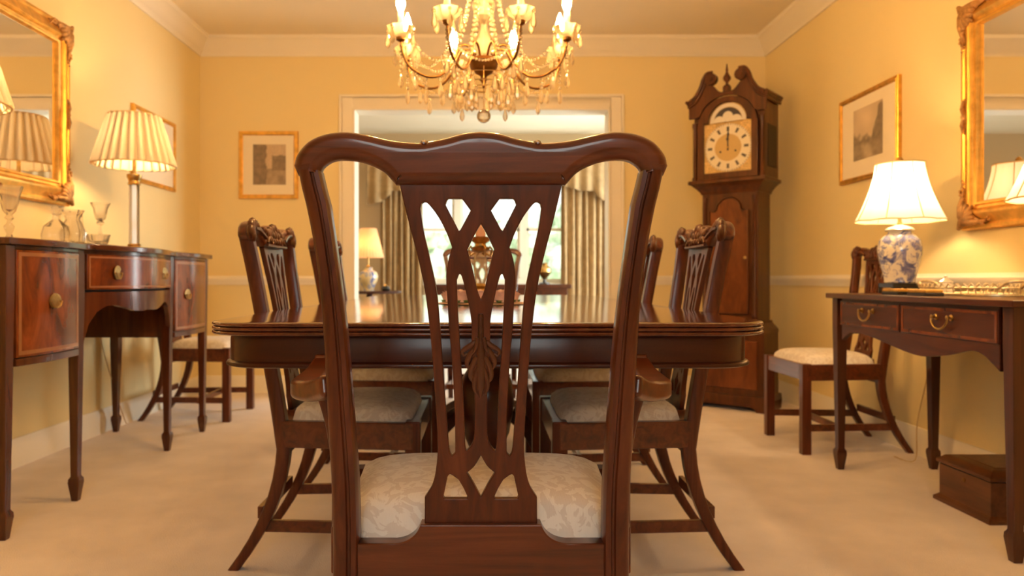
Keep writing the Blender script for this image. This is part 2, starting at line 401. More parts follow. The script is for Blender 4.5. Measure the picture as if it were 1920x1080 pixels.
# ------------------------------------------------------------------ dining chairs
CX0 = 902.0
def hp(x, y):                                             # traced chair back: pixel -> chair (x, z) on the raking back plane
    k = (y - VY) / F
    z = (CAMH - k*(1.13 + .15*1.061)) / (1 - .15*k)
    return ((x - CX0)*(1.13 + .15*(1.061 - z))/F, z)
def yb(z): return -.29 + .15*(1.061 - z)                   # rake of the back (chair space, +y is the front)
def mir(pts): return [(2*CX0 - x, y) for x, y in reversed(pts)]

CREST_TOP = cr([(555,313),(561,292),(582,268),(614,254),(653,250),(692,256),(736,266),(775,270),(798,269.5)], 4)[:-1] + \
            cr([(798,269.5),(836,262),(871,252.5),(902,249.5)], 4)
CREST_LOW = cr([(604,330),(606,319),(613,311),(628,303),(650,301),(676,304),(702,313),(723,325),(736,339),(744,348)], 4)
CREST = CREST_TOP[:-1] + mir(CREST_TOP) + [(1241,331)] + [(2*CX0-x, y) for x, y in CREST_LOW] + list(reversed(CREST_LOW)) + [(563,331)]
SP_EDGE = [(750,346),(766,413),(784,482),(797,543),(805,604),(811,665),(817,750),(821,820),(821,850),(817,885),(811,908),(803,922),(797,931),(797,980)]
SPLAT = cr(SP_EDGE[:13], 4) + [SP_EDGE[13]]
SPLAT = SPLAT + mir(SPLAT)
slot = cr([(789,391),(795,432),(807,485),(819,543),(825,604),(829,660),(834,730),(839,795),(843,842),(848,854)], 4) + \
       cr([(854,848),(853,768),(847,665),(843,622),(840,570),(837.5,530),(838,508),(842,484),(848,464)], 4) + \
       cr([(847,461),(838,437),(823,408),(806,385),(798,379),(791,382)], 4)
trap = cr([(836,384),(840,374),(846,373)], 3) + [(867,373)] + [(883,395),(864,431),(861,433)]
slot2 = cr([(857,525),(859,578),(864,665),(870,762),(873,836),(877,843)], 4) + cr([(883,836),(889.5,815),(890,742),(885,650),(884,600),(875,552),(866,518),(861,514.5)], 4)
cen = cr([(902,420),(890,441),(877,468)], 4) + cr([(879,474),(888,510),(896,545),(902,560)], 4)
cen = cen + mir(cen)[1:-1]
dia = cr([(902,853),(890,873),(876,885)], 3)[:-1] + cr([(876,885),(890,908),(902,931)], 3)
dia = dia + mir(dia)[1:-1]
tri = cr([(840,892),(844,888),(849,890)], 3) + cr([(860,898),(869,913),(877,930)], 3) + [(875,934),(834,934),(832,930)]
HOLES = [slot, mir(slot), trap, mir(trap), slot2, mir(slot2), cen, dia, tri, mir(tri)]
P_OUT = [(563,331),(575,374),(588,435),(599,509),(607.5,591),(612,665),(617,768),(624,895),(627,1000),(627,1079)]
P_IN = [(604,331),(618,374),(629,448),(640,526),(649,600),(655,665),(667,819),(673,900),(675,972),(674,1079)]
def interp(tab, y):
    for (x0, y0), (x1, y1) in zip(tab, tab[1:]):
        if y <= y1: return x0 + (x1-x0)*(y-y0)/(y1-y0)
    return tab[-1][0]
LEAFY = (('stem',), )

def make_chair(name, label, group, arms, sx, sz, carved, loc, rz):
    root = thing(name, label, 'chair', loc, rz, group)
    zs = lambda z: .46 + (z-.46)*sz if z > .46 else z
    def mp(q, th, off=0):                                  # traced point -> chair space
        x, z = hp(*q); return (x*sx, yb(z) + th + off, zs(z))
    def traced(loops, half, bev, off, nm, mt, res=3):
        L2 = [[hp(*q) for q in L] for L in loops]
        vs, fs = fillcurve(L2, half, bev, res)
        m_ = MB(); m_.add([(x*sx, yb(z) + t_ + off, zs(z)) for x, z, t_ in vs], fs)
        return wn(m_.build(nm, mt, root, angle=80))
    crest = traced([CREST], .021, .0155, -.002, 'crest_rail', M['chair_h'], 6)
    for q in (797, 1007):                                   # little carved peaks on the crest
        MB().tube([mp((q, 272.5), d_) for d_ in (-.022, -.012, 0, .012, .020)], [.0015, .0065, .0078, .0065, .0015], 8).build('crest_peak', M['chair_h'], root)
    spl = traced([SPLAT] + HOLES, .0075, .002, .002, 'splat', M['chair_v'])
    # posts running down into the rear legs
    prof = [(0,-.010),(.06,-.017),(.20,-.021),(.55,-.021),(.60,-.0165),(.68,-.0165),(.73,-.020),(.93,-.019),(1,-.011),(1,.014),(.92,.019),(.08,.019),(0,.014)]
    for s in (-1, 1):
        rs = []
        for i in range(25):
            y = 322 + (1079-322)*i/24
            (xo, z), (xi, _) = hp(interp(P_OUT, max(331, y)), y), hp(interp(P_IN, max(331, y)), y)
            rs.append([(s*(xo + (xi-xo)*f)*sx*-1 if False else (s*-1)*(xo + (xi-xo)*f)*sx, yb(z) + d, zs(z)) for f, d in prof])
        zb = rs[-1][0][2]; ylast = yb(zb)
        xo, xi = hp(627,1079)[0], hp(674,1079)[0]
        for i in range(1, 9):
            t_ = i/8; z = zb*(1-t_); yy = ylast - .02*t_ - (.125 if not arms else .10)*t_**2.0
            k = 1 - .18*t_
            xm = (xo+xi)/2; xa = xm + (xo-xm)*k; xb = xm + (xi-xm)*k
            rs.append([((s*-1)*(xa + (xb-xa)*f)*sx, yy + d*k, z) for f, d in prof])
        MB().rings(rs).build('back_post', M['chair_v'], root, angle=40)
    # seat frame: rails, apron
    zr0, zr1 = .355, .432
    fw, rw, yf_, yr_ = .262*(1.1 if arms else .94), .232*(1.06 if arms else .90), .215, -.185
    for s in (-1, 1):
        MB().bar([(s*(rw-.012), yr_-.005, (zr0+zr1)/2), (s*(fw-.012), yf_-.02, (zr0+zr1)/2)], .026, zr1-zr0).build('side_rail', M['chair_h'], root, bevel=.003)
        lx = s*(fw-.023)
        MB().bar([(lx, yf_-.022, zr1+.004), (lx, yf_-.022, .0)], .044, .044, (0,1,0)).build('front_leg', M['chair_v'], root, bevel=.004)
        MB().bar([(s*(fw-.03), yf_-.03, .125), (s*(hp(650,1079)[0]*-sx*.97), yb(.36)-.07, .125)], .016, .034).build('side_stretcher', M['chair_h'], root, bevel=.002)
    MB().box(-fw+.02, fw-.02, yf_-.035, yf_-.006, zr0, zr1).build('front_rail', M['chair_h'], root, bevel=.003)
    MB().box(-fw+.02, fw-.02, -.005-.008+.03, -.005+.008+.03, .108, .142).build('cross_stretcher', M['chair_h'], root, bevel=.002)
    yq = yb(.36)-.075
    MB().box(-.2*sx, .2*sx, yq-.008, yq+.008, .14, .175).build('rear_stretcher', M['chair_h'], root, bevel=.002)
    # rear rail with the shoe it rises to under the splat
    half = [(672,1090),(672,1014),(735,1014)] + cr([(742,1014),(758,1011),(772,1004),(783,993),(790,979)], 4)
    loop = half + mir(half)
    L2 = [[hp(*q) for q in loop]]; vs, fs = fillcurve(L2, .016, .003)
    wn(MB().add([(x*sx, yb(z) + t_ + .002, zs(z)) for x, z, t_ in vs], fs).build('rear_rail', M['chair_h'], root, angle=80))
    # drop-in seat
    n = 18; g = []
    for i in range(n+1):
        for j in range(n+1):
            u, v = 2*i/n - 1, 2*j/n - 1
            uu, vv = math.copysign(abs(u)**.8, u), math.copysign(abs(v)**.8, v)
            hw = (rw + (fw-rw)*(vv+1)/2) - .017
            y = yr_ + .004 + (vv+1)/2*(yf_ - yr_ - .022)
            rnd = max(0, (1-abs(u)**5))*max(0, (1-abs(v)**5))
            cx = 1 - .05*abs(v)**6; cy_ = .012*abs(u)**6*(v)
            g.append((uu*hw*cx, y - cy_, zr1 - .034 + .080*rnd**.36 + .006*(1-u*u)*(1-v*v)))
    fs = [(i*(n+1)+j, (i+1)*(n+1)+j, (i+1)*(n+1)+j+1, i*(n+1)+j+1) for i in range(n) for j in range(n)]
    seat = MB().add(g, fs).build('seat_cushion', M['damask'], root, angle=180)
    # acanthus leaf carved down the middle of the splat
    if arms:
        lf = MB()
        def lobe(path, wd, dep=.6, off=-.006):
            lf.tube([mp(q, off) for q in cr(path, 4)], [w_*1.13/F*.92 for w_, in cr([(a,) for a in wd], 4)], 8, dep, (0,1,0))
        lobe([(902,588),(902,605),(902,630),(902,660)], [5,6.5,6.5,9], .8)
        lobe([(902,596),(902,610),(902,625)], [3,5,2], 1.0, -.010)
        lobe([(902,640),(902,690),(902,725),(901,746)], [9,9,8,2], .7)
        for s in (-1, 1):
            S = lambda L: [(902+s*a, b) for a, b in L]
            lobe(S([(10,640),(20,648),(30,654),(35,660),(31,666),(26,663)]), [5,6,5,4,3,2], .7)
            lobe(S([(8,650),(20,664),(26,680),(22,692)]), [6,6,5,2], .7)
            lobe(S([(7,668),(17,688),(19,706),(14,716)]), [6,6,5,2], .7)
            lobe(S([(5,690),(12,712),(12,728),(8,738)]), [5,5,4,2], .7)
            lobe(S([(6,632),(9,650),(14,662)]), [4,4,2], .8, -.009)
        lf.build('acanthus_carving', M['chair_c'], root, angle=60)
    if carved:
        cv = MB()                                          # leaf carving along the front of the crest
        def blob(q, r, dep=.013):
            x, y, z = mp(q, .016)
            m2 = MB(); m2.ball((0,0,0), 1, 8); cv.add([(x+a*r, y+b*dep, z+c_*r*1.1) for a, b, c_ in m2.v], m2.f)
        for s in (-1, 1):
            S = lambda q: (902+s*q[0], q[1])
            for q, r in (((330,300),.024),((318,278),.022),((296,266),.02),((272,266),.017),((322,312),.02),((250,272),.014),((150,282),.012),((128,290),.015),((104,296),.017),
                         ((80,292),.016),((60,282),.017),((42,300),.016),((110,318),.012),((78,318),.013),((40,324),.013),((22,276),.017),((10,262),.013)):
                blob(S(q), r)
            cv.tube([mp(S(q), .021) for q in cr([(140,332),(110,306),(70,306),(56,324),(72,334),(84,322)], 4)], .005, 6)
            cv.tube([mp(S(q), .021) for q in cr([(290,280),(240,282),(190,296),(150,312)], 4)], .006, 6)
        blob((902,300), .02); blob((902,322), .014)
        cv.tube([mp(q, .021) for q in ((752,341),(902,343),(1052,341))], .005, 6)
        cv.build('crest_carving', M['chair_c'], root, angle=60)
    if arms:
        for s in (-1, 1):
            pa = cr([(s*.240,-.235,.672),(s*.272,-.18,.656),(s*.304,-.12,.650),(s*.312,-.06,.648),(s*.316,.02,.656),(s*.322,.085,.672)], 5)
            wd = [a for a, in cr([(.03,),(.036,),(.052,),(.056,),(.046,),(.034,)], 5)]
            ht = [a for a, in cr([(.036,),(.036,),(.034,),(.034,),(.030,),(.026,)], 5)]
            a = MB().bar(pa, wd, ht).build('arm', M['chair_h'], root, bevel=.010, seg=4)
            MB().tube([(s*.303,.094,.674),(s*.336,.094,.674)], .0155, 12).build('arm_scroll', M['chair_h'], a, bevel=.004)
            MB().bar(cr([(s*.286,-.05,.642),(s*.270,-.04,.58),(s*.262,-.02,.50),(s*.262,-.015,.425),(s*.262,-.015,.37)], 5), .034, .03, (0,1,0)).build('arm_support', M['chair_v'], a, bevel=.005)
    return root

hero = make_chair('carver_chair', 'dark mahogany armchair in front with its pierced back towards the viewer', 'carver chairs at the table ends', True, 1, 1, False, (-.002, 1.42, 0), 0)
TX = .012
far_carver = dup(hero, 'mahogany armchair at the far end of the table, facing us before the doorway', (.0, 5.0, 0), PI)
sc0 = make_chair('dining_chair', 'mahogany dining chair tucked under left side of table, nearest the viewer', 'dining chairs', False, .87, .915, True, (TX-.402, 2.36, 0), -PI/2)
dup(sc0, 'mahogany dining chair tucked under left side of table, farther one mostly behind the armchair', (TX-.402, 3.22, 0), -PI/2)
dup(sc0, 'mahogany dining chair tucked under right side of table, in front of the tall clock', (TX+.402, 2.36, 0), PI/2)
dup(sc0, 'mahogany dining chair tucked under right side of table, farther one behind armchair post', (TX+.402, 3.20, 0), PI/2)
dup(sc0, 'dining chair standing against the left wall beyond the sideboard', (-1.70, 4.63, 0), -PI/2)
dup(sc0, 'dining chair standing against the right wall behind the drawered side table', (1.745, 3.81, 0), PI/2)

# ------------------------------------------------------------------ dining table
def rrect(hx, y0, y1, r, off, z, cx, n=8):
    hx2, a0, a1, rr = hx+off, y0-off, y1+off, max(.01, r+off); pts = []
    for qx, qy, st in ((hx2-rr, a1-rr, 0),(-hx2+rr, a1-rr, 90),(-hx2+rr, a0+rr, 180),(hx2-rr, a0+rr, 270)):
        for k in range(n+1):
            a = math.radians(st + 90*k/n); pts.append((cx+qx+rr*math.cos(a), qy+rr*math.sin(a), z))
    return pts
T0, T1, THX, TR = 1.52, 4.22, .597, .13
tb = thing('dining_table', 'long polished mahogany dining table with reeded edge on pedestals', 'table', (TX, 2.86, 0))
def lp(o): o.location = (-TX, -2.86, 0); return o
edge = [(-.010,.752),(-.004,.7515)]
for zc in (.7465,.7375,.7285):
    for k in range(7):
        a = PI/2 - PI*k/6; edge.append((-.002+.0048*math.cos(a)*1.3, zc+.0045*math.sin(a)))
edge += [(-.012,.723),(-.03,.722)]
lp(MB().rings([rrect(THX, T0, T1, TR, o_, z_, TX) for o_, z_ in edge]).build('tabletop', M['table'], tb, angle=60))
ap = [(-.05,.722),(-.036,.722),(-.034,.715),(-.034,.668),(-.028,.666),(-.025,.662),(-.026,.657),(-.032,.655),(-.05,.655)]
lp(MB().rings([rrect(THX, T0, T1, TR, o_, z_, TX) for o_, z_ in ap], cap=False).build('apron', M['table_a'], tb, angle=60))
for yy in (2.25, 3.5):
    pdl = MB().lathe([(.0,.655),(.16,.655),(.16,.635),(.06,.62),(.05,.58),(.075,.54),(.085,.47),(.07,.38),(.048,.33),(.06,.31),(.09,.27),(.10,.22),(.085,.15),(.0,.14)], 28, (0,yy-2.86,0)).build('pedestal', M['table_a'], tb, angle=50)
    for k in range(4):
        a = PI/4 + k*PI/2; ca, sa = math.cos(a), math.sin(a)
        MB().bar([(ca*r, sa*r + yy-2.86, z) for r, z in cr([(.05,.22),(.16,.235),(.28,.17),(.36,.08),(.42,.045)], 5)], .05, .055).build('leg', M['table_a'], pdl, bevel=.006)
        MB().lathe([(0,0),(.018,.002),(.024,.02),(.024,.045),(.03,.05),(.03,.075),(0,.08)], 12, (ca*.42, sa*.42 + yy-2.86, 0)).build('caster', M['brass'], pdl)

# on the table
cl = MB().lathe([(0,.0),(.15,.0),(.17,.0015),(.18,.003),(0,.004)], 64, (0,0,0), flute=.03, fn=16).build('lace_doily', M['pinkc'], loc=(TX, 2.72, .752))
tag(cl, 'round pink lace doily on the polished table under the candlestick', 'doily')
cs = thing('candlestick', 'gilt and crystal candlestick with a pink candle at the table centre', 'candlestick', (-.006, 2.72, .756))
MB().lathe([(0,0),(.062,0),(.066,.006),(.05,.016),(.026,.028),(.018,.05),(.026,.06),(.016,.07)], 24).build('foot', M['brass'], cs)
MB().lathe([(.016,.07),(.021,.09),(.024,.13),(.021,.17),(.014,.185)], 16, flute=.08, fn=8).build('stem', M['crystal_y'], cs)
MB().lathe([(.014,.183),(.030,.19),(.034,.20),(.02,.206),(.018,.214),(.042,.232),(.045,.238),(.026,.236),(.0,.23)], 20, flute=.06, fn=10).build('drip_pan', M['brass'], cs)
for k in range(4):
    a = k*PI/2 + .4
    MB().tube([(.02*math.cos(a), .02*math.sin(a), .18),(.04*math.cos(a), .04*math.sin(a), .17),(.046*math.cos(a), .046*math.sin(a), .195),(.036*math.cos(a), .036*math.sin(a), .205)], .004, 6).build('scroll', M['brass'], cs)
MB().lathe([(0,.234),(.017,.234),(.019,.25),(.014,.272),(.004,.290),(0,.292)], 16).build('candle', M['wax'], cs)
ring = [(math.cos(2*PI*k/9)*.12, math.sin(2*PI*k/9)*.098) for k in range(9)]
def rose():
    r = MB()
    r.ball((0,0,.035), .018, 10)
    for lay, (rr, zz, n) in enumerate(((.014,.034,4),(.022,.028,5),(.028,.022,6))):
        for k in range(n):
            a = 2*PI*k/n + lay*.5; c_, s_ = math.cos(a), math.sin(a); pts = []
            for i in range(4):
                for j in range(4):
                    b = (i/3-.5)*1.3; h = j/3
                    rad = rr + .010*h*h; pts.append((rad*math.cos(a+b), rad*math.sin(a+b), zz-.018+.034*h - .012*abs(i/3-.5)*h))
            r.add(pts, [(i*4+j,(i+1)*4+j,(i+1)*4+j+1,i*4+j+1) for i in range(3) for j in range(3)])
    return r
rlabels = ['pink rose at the front of the ring around the candlestick','pink rose at the front right of the ring around the candlestick','pink rose at the right of the ring around the candlestick','pink rose at the back right of the ring around the candlestick','pink rose at the back, right of centre, in the candlestick ring','pink rose at the back, left of centre, in the candlestick ring','pink rose at the back left of the ring around the candlestick','pink rose at the left of the ring around the candlestick','pink rose at the front left of the ring around the candlestick']
r0 = None
for k in range(9):
    a = -PI/2 + 2*PI*k/9; L = (-.006+.11*math.cos(a), 2.72+.11*math.sin(a), .756)
    if r0 is None:
        r0 = thing('rose', rlabels[0], 'flower', L, 0, 'pink roses around the candlestick')
        r0.scale = (.93,)*3
        rose().build('petals', M['pink'], r0)
        MB().lathe([(0,0),(.03,.003),(.034,.012),(.02,.012),(0,.016)], 10, flute=.2, fn=5).build('leaves', M['green'], r0)
    else: dup(r0, rlabels[k], L, k*.7)

# ------------------------------------------------------------------ shared furniture bits
def spade_leg(parent, x, y, zt, w1, w0, m_, foot=True):
    rs = []
    for z, wd in ((zt,w1),(zt-.12,w1),(.095,w0),(.09,w0+.004),(.084,w0+.012),(.07,w0+.014),(.0,w0-.004)):
        h = wd/2; rs.append([(x-h,y-h,z),(x+h,y-h,z),(x+h,y+h,z),(x-h,y+h,z)])
    return MB().rings(rs).build('leg', m_, parent, bevel=.002)
def oval_handle(parent, loc, nx, w_=.036, h=.026):        # plate and ring pull on a face looking along +x or -x
    x, y, z = loc
    def fl(m2): return MB().add([(x+nx*c_, y+a*w_, z+b*h) for a, b, c_ in m2.v], m2.f)
    p_ = fl(MB().lathe([(0,0),(1,0),(1,.0015),(.85,.003),(.6,.002),(.3,.003),(0,.004)], 24)).build('handle_plate', M['brass'], parent)
    pts = [(x+nx*.008, y+w_*.72*math.cos(a), z-.004+h*.75*math.sin(a)) for a in [PI+PI*k/10 for k in range(11)]]
    b_ = MB().tube(pts, .0028, 6)
    for s in (-1, 1): b_.tube([(x, y+s*w_*.72, z-.003),(x+nx*.010, y+s*w_*.72, z-.003)], .0035, 6)
    b_.build('handle_bail', M['brass'], parent)
def swan_handle(parent, loc, nx, hw=.042):
    x, y, z = loc; b_ = MB()
    for s in (-1, 1):
        m2 = MB().lathe([(0,0),(.011,0),(.011,.003),(.005,.006),(.005,.014),(.008,.017),(0,.02)], 12)
        b_.add([(x+nx*c_, y+s*hw+a, z+b) for a, b, c_ in m2.v], m2.f)
    b_.tube(cr([(x+nx*.015, y-hw-.003, z),(x+nx*.017, y-hw*.98, z-.018),(x+nx*.018, y-hw*.55, z-.034),(x+nx*.018, y, z-.040),(x+nx*.018, y+hw*.55, z-.034),(x+nx*.017, y+hw*.98, z-.018),(x+nx*.015, y+hw+.003, z)], 4), .0038, 8)
    b_.build('handle', M['brass'], parent)

# ------------------------------------------------------------------ sideboard on the left
sb = thing('sideboard', 'bow-front mahogany sideboard with inlaid doors on tapering legs by left wall', 'sideboard', (-1.78, 3.27, 0))
def ls(o): o.location = (1.78, -3.27, 0); return o
SY = [2.41, 2.838, 3.662, 4.12]; SXB = -2.05
def sxf(y):
    for (a, b), bow in zip(((SY[0],SY[1]),(SY[1],SY[2]),(SY[2],SY[3])), (.018,.075,.018)):
        if y <= b or b == SY[3]:
            t_ = max(0, min(1, (y-a)/(b-a))); return -1.522 + bow*math.sin(PI*t_)**1.2 if t_ not in (0,1) else -1.522
def panel(y0, y1, z0, z1, off, th, zlo=None, n=20):
    rs = []
    for i in range(n+1):
        y = y0 + (y1-y0)*i/n; x = sxf(y)+off; zl = zlo(y) if zlo else z0
        rs.append([(x-th,y,zl),(x,y,zl),(x,y,z1),(x-th,y,z1)])
    return MB().rings(rs)
ysamp = [SY[0]-.035] + [SY[0]+(SY[3]-SY[0])*i/80 for i in range(81)] + [SY[3]+.035]
poly = [(sxf(min(max(y,SY[0]),SY[3]))+.022, y) for y in ysamp] + [(SXB-.01, ysamp[-1]), (SXB-.01, ysamp[0])]
ls(MB().prism(poly, 'z', .953, .976).build('top', M['sidetop'], sb, bevel=.004))
# cabinets at both ends, centre case
for a, b in ((SY[0],SY[1]),(SY[2],SY[3])):
    poly = [(sxf(a+(b-a)*i/16)-.02, a+(b-a)*i/16) for i in range(17)] + [(SXB, b), (SXB, a)]
    ls(MB().prism(poly, 'z', .555, .953).build('cabinet', M['side'], sb, angle=40))
ls(MB().box(SXB, -1.545, SY[1], SY[2], .79, .953).build('drawer_case', M['inside'], sb, smooth=False))
ls(panel(SY[1], SY[2], .94, .953, -.002, .02).build('frieze', M['side'], sb, angle=40))
yc = (SY[1]+SY[2])/2; hw_ = (SY[2]-SY[1])/2
def arch(y):
    t_ = abs(y-yc)/hw_
    tab = [(0,.712),(.12,.706),(.25,.708),(.40,.722),(.55,.736),(.68,.735),(.80,.712),(.90,.665),(.96,.60),(1.0,.565)]
    for (a, za), (b, zb) in zip(tab, tab[1:]):
        if t_ <= b: return za + (zb-za)*(t_-a)/(b-a)
    return .565
ls(panel(SY[1]+.001, SY[2]-.001, 0, .79, -.004, .02, arch, 60).build('apron', M['side'], sb, angle=40))
def stringing(y0, y1, z0, z1, off, parent, wd=.008, m_='inlay'):
    mm = MB()
    for q in ((y0,y1,z0,z0+wd),(y0,y1,z1-wd,z1),(y0,y0+wd,z0+wd,z1-wd),(y1-wd,y1,z0+wd,z1-wd)):
        pp = panel(q[0], q[1], q[2], q[3], off, .002, n=12); mm.add(pp.v, pp.f)
    return mm.build('inlay', M[m_], parent, angle=40)
def sb_door(y0, y1, hy):
    d = ls(panel(y0, y1, .583, .938, .002, .02).build('door', M['flame'], sb, bevel=.002))
    stringing(y0+.008, y1-.008, .591, .930, .003, d, .013)
    oval_handle(d, (sxf(hy)+.004, hy, .765), 1)
    return d
sb_door(SY[0]+.025, SY[1]-.028, (SY[0]+SY[1])/2+.0)
sb_door(SY[2]+.028, SY[3]-.025, SY[2]+.15)
for a, b in ((SY[0]+.024,SY[1]-.026),(SY[2]+.026,SY[3]-.024)):
    ls(panel(a, b, .555, .580, .001, .02).build('bottom_rail', M['side'], sb, bevel=.002))
    ls(panel(a, b, .940, .953, .001, .02).build('top_rail', M['side'], sb, bevel=.002))
d = ls(panel(SY[1]+.028, SY[2]-.028, .80, .938, .002, .018).build('drawer', M['flame'], sb, bevel=.002))
stringing(SY[1]+.037, SY[2]-.037, .808, .930, .003, d, .006)
for hy in (yc-.23, yc+.20): oval_handle(d, (sxf(hy)+.004, hy, .868), 1, .030, .028)
for y in SY: ls(spade_leg(sb, -1.544, y, .952, .046, .028, M['side']))
for y in (SY[0], SY[3]): ls(spade_leg(sb, -2.02, y, .6, .046, .028, M['side']))

# ------------------------------------------------------------------ side table on the right
ct = thing('side_table', 'mahogany side table with two drawers and shaped apron by right wall', 'table', (1.8, 2.77, 0))
def lc(o): o.location = (-1.8, -2.77, 0); return o
CXF, CY0, CY1 = 1.572, 2.225, 3.31
top = [(1.535,2.16),(1.535,3.33),(1.545,3.36),(2.06,3.36),(2.06,2.16)]
lc(MB().prism(top, 'z', .758, .779).build('top', M['console'], ct, bevel=.004))
lo = [(1400/S_, z) for S_, z in ((430,.575),(436,.60),(446,.617),(470,.604),(502,.575),(526,.566),(552,.582),(582,.61),(597,.606),(608,.585),(619,.56))]
fr = cr(lo, 4)
lc(MB().prism([(y, z) for y, z in fr] + [(fr[-1][0], .758), (fr[0][0], .758)], 'x', CXF-.004, CXF+.016).build('front_apron', M['console'], ct, bevel=.002))
lc(MB().box(CXF+.012, 2.03, CY0-.018, CY0-.002, .60, .758).build('end_panel', M['console'], ct, bevel=.002))
lc(MB().box(CXF+.012, 2.03, CY1+.002, CY1+.018, .60, .758).build('end_panel', M['console'], ct, bevel=.002))
lc(MB().box(2.015, 2.03, CY0, CY1, .60, .758).build('back_panel', M['console'], ct, bevel=.002))
for y0, y1, hy in ((2.262,2.79,2.53),(2.80,3.262,3.03)):
    d = lc(MB().box(CXF-.008, CXF+.01, y0, y1, .642, .748).build('drawer', M['console'], ct, bevel=.002))
    bd = MB(); x0, x1 = CXF-.0095, CXF-.007
    bd.box(x0,x1,y0+.006,y1-.006,.647,.657).box(x0,x1,y0+.006,y1-.006,.733,.743).box(x0,x1,y0+.006,y0+.016,.657,.733).box(x0,x1,y1-.016,y1-.006,.657,.733)
    bd.build('banding', M['inlay' if False else 'flame'], d)
    swan_handle(d, (CXF-.008, hy, .712), -1)
for x in (CXF+.014, 2.0):
    for y in (CY0-.005, CY1): lc(spade_leg(ct, x, y, .758, .046, .030, M['conleg']))

# ------------------------------------------------------------------ lamps
def flex(pts): return MB().tube(cr(pts, 6), .0028, 6)
def lamp_bulb(root, z, mt='lampbulb'):
    MB().lathe([(0,-.045),(.012,-.045),(.014,-.02),(.028,.005),(.03,.02),(.02,.04),(0,.048)], 14, (0,0,z)).build('bulb', M[mt], root)
ll = thing('table_lamp', 'crystal column lamp with pleated shade at the far end of the sideboard', 'lamp', (-1.775, 3.81, .976), 0, 'pair of column lamps on the sideboard')
MB().box(-.052,.052,-.052,.052,0,.014).box(-.043,.043,-.043,.043,.014,.026).lathe([(.034,.026),(.03,.034),(.033,.04),(.028,.046)], 20).build('base', M['brass'], ll, bevel=.002)
MB().lathe([(.026,.046),(.026,.345)], 8, flute=.0, fn=0).build('column', M['column'], ll, angle=20)
MB().lathe([(.029,.345),(.031,.352),(.027,.362),(.029,.372),(.036,.385),(.036,.398),(.02,.40),(.010,.405),(.009,.50)], 20).build('capital', M['brass'], ll)
lamp_bulb(ll, .555, 'sidebulb')
rs = []
NP = 26
for i in range(9):
    t_ = i/8; r = .194 + (.122-.194)*t_; z = .446 + .25*t_
    rs.append([((r +   .012*(1-.3*t_)*math.cos(NP*a))*math.cos(a), (r + .012*(1-.3*t_)*math.cos(NP*a))*math.sin(a), z) for a in [2*PI*k/(NP*6) for k in range(NP*6)]])
pm = MB().rings(rs, True, False)
for k in range(NP):                                         # the tuck behind each pleat
    a0, a1 = 2*PI*(k+.28)/NP, 2*PI*(k+.78)/NP; st = []
    for i in range(9):
        t_ = i/8; r = (.194 + (.122-.194)*t_) - .016*(1-.3*t_); z = .446 + .25*t_
        st.append([(r*math.cos(a0+(a1-a0)*q/3), r*math.sin(a0+(a1-a0)*q/3), z) for q in range(4)])
    pm.rings(st, False, False)
sh = pm.build('lamp_shade', M['pleat'], ll, angle=180)
for r, z in ((.197,.446),(.125,.696)):
    MB().tube([(r*math.cos(2*PI*k/48), r*math.sin(2*PI*k/48), z) for k in range(49)], .004, 6).build('shade_trim', M['trimtape'], sh)
sp_ = MB()
for k in range(3):
    a = 2*PI*k/3; sp_.tube([(0,0,.66),(.13*math.cos(a), .13*math.sin(a), .70)], .002, 5)
sp_.tube([(.03,0,.49),(.035,0,.56),(.02,0,.64),(0,0,.66),(-.02,0,.64),(-.035,0,.56),(-.03,0,.49)], .002, 5)
sp_.build('harp', M['brass'], sh)
flex([(-.05,0,.006),(-.19,.04,.006),(-.275,.08,.004),(-.285,.14,-.05),(-.285,.2,-.4),(-.26,.3,-.7),(-.25,.42,-.93),(-.27,.5,-.968)]).build('cord', M['cord'], ll)
l2 = dup(ll, 'crystal column lamp at left picture edge, only its pleated shade rim showing', (-1.775, 2.45, .976))

rl = thing('table_lamp', 'blue and white porcelain jar lamp with bell shade at far end of side table', 'lamp', (1.82, 3.255, .779), 0, 'pair of porcelain lamps on the side table')
st = MB().box(-.062,.062,-.062,.062,.026,.046)
for sx_ in (-1,1):
    for sy_ in (-1,1): st.box(sx_*.062-.012*(sx_>0), sx_*.062+.012*(sx_<0), sy_*.062-.012*(sy_>0), sy_*.062+.012*(sy_<0), 0, .026)
st.build('stand', M['ebony'], rl, bevel=.003)
MB().lathe([(0,.046),(.058,.046),(.062,.05),(.061,.06),(.066,.085),(.079,.13),(.087,.17),(.088,.20),(.081,.23),(.064,.25),(.047,.26),(.044,.272),(.0,.274)], 32).build('jar', M['bluewhite'], rl)
MB().lathe([(.0,.272),(.057,.272),(.058,.278),(.045,.288),(.022,.296),(.012,.30),(0,.30)], 28).build('lid', M['porc'], rl)
MB().lathe([(.008,.298),(.012,.304),(.008,.312),(.006,.38),(.0,.385)], 12).build('socket', M['brass'], rl)
lamp_bulb(rl, .44)
rs = []
for i in range(13):
    t_ = i/12; r = .098 + (.180-.098)*(t_**1.55); z = .564 - .247*t_
    ring_ = []
    for k in range(96):
        a = 2*PI*k/96; seam = 8*a/(2*PI); f_ = abs(seam - round(seam))*2     # scalloped between the eight seams
        rr = r*(1 - .03*f_**1.5); zz = z - .003*f_**2*t_**3
        ring_.append((rr*math.cos(a), rr*math.sin(a), zz))
    rs.append(ring_)
sh = MB().rings(rs, True, False).build('lamp_shade', M['silk'], rl, angle=180)
tp = MB()
for k in range(8):
    a = 2*PI*k/8
    tp.tube([(rs[i][k*12][0]*1.006, rs[i][k*12][1]*1.006, rs[i][k*12][2]) for i in range(13)], .0022, 5)
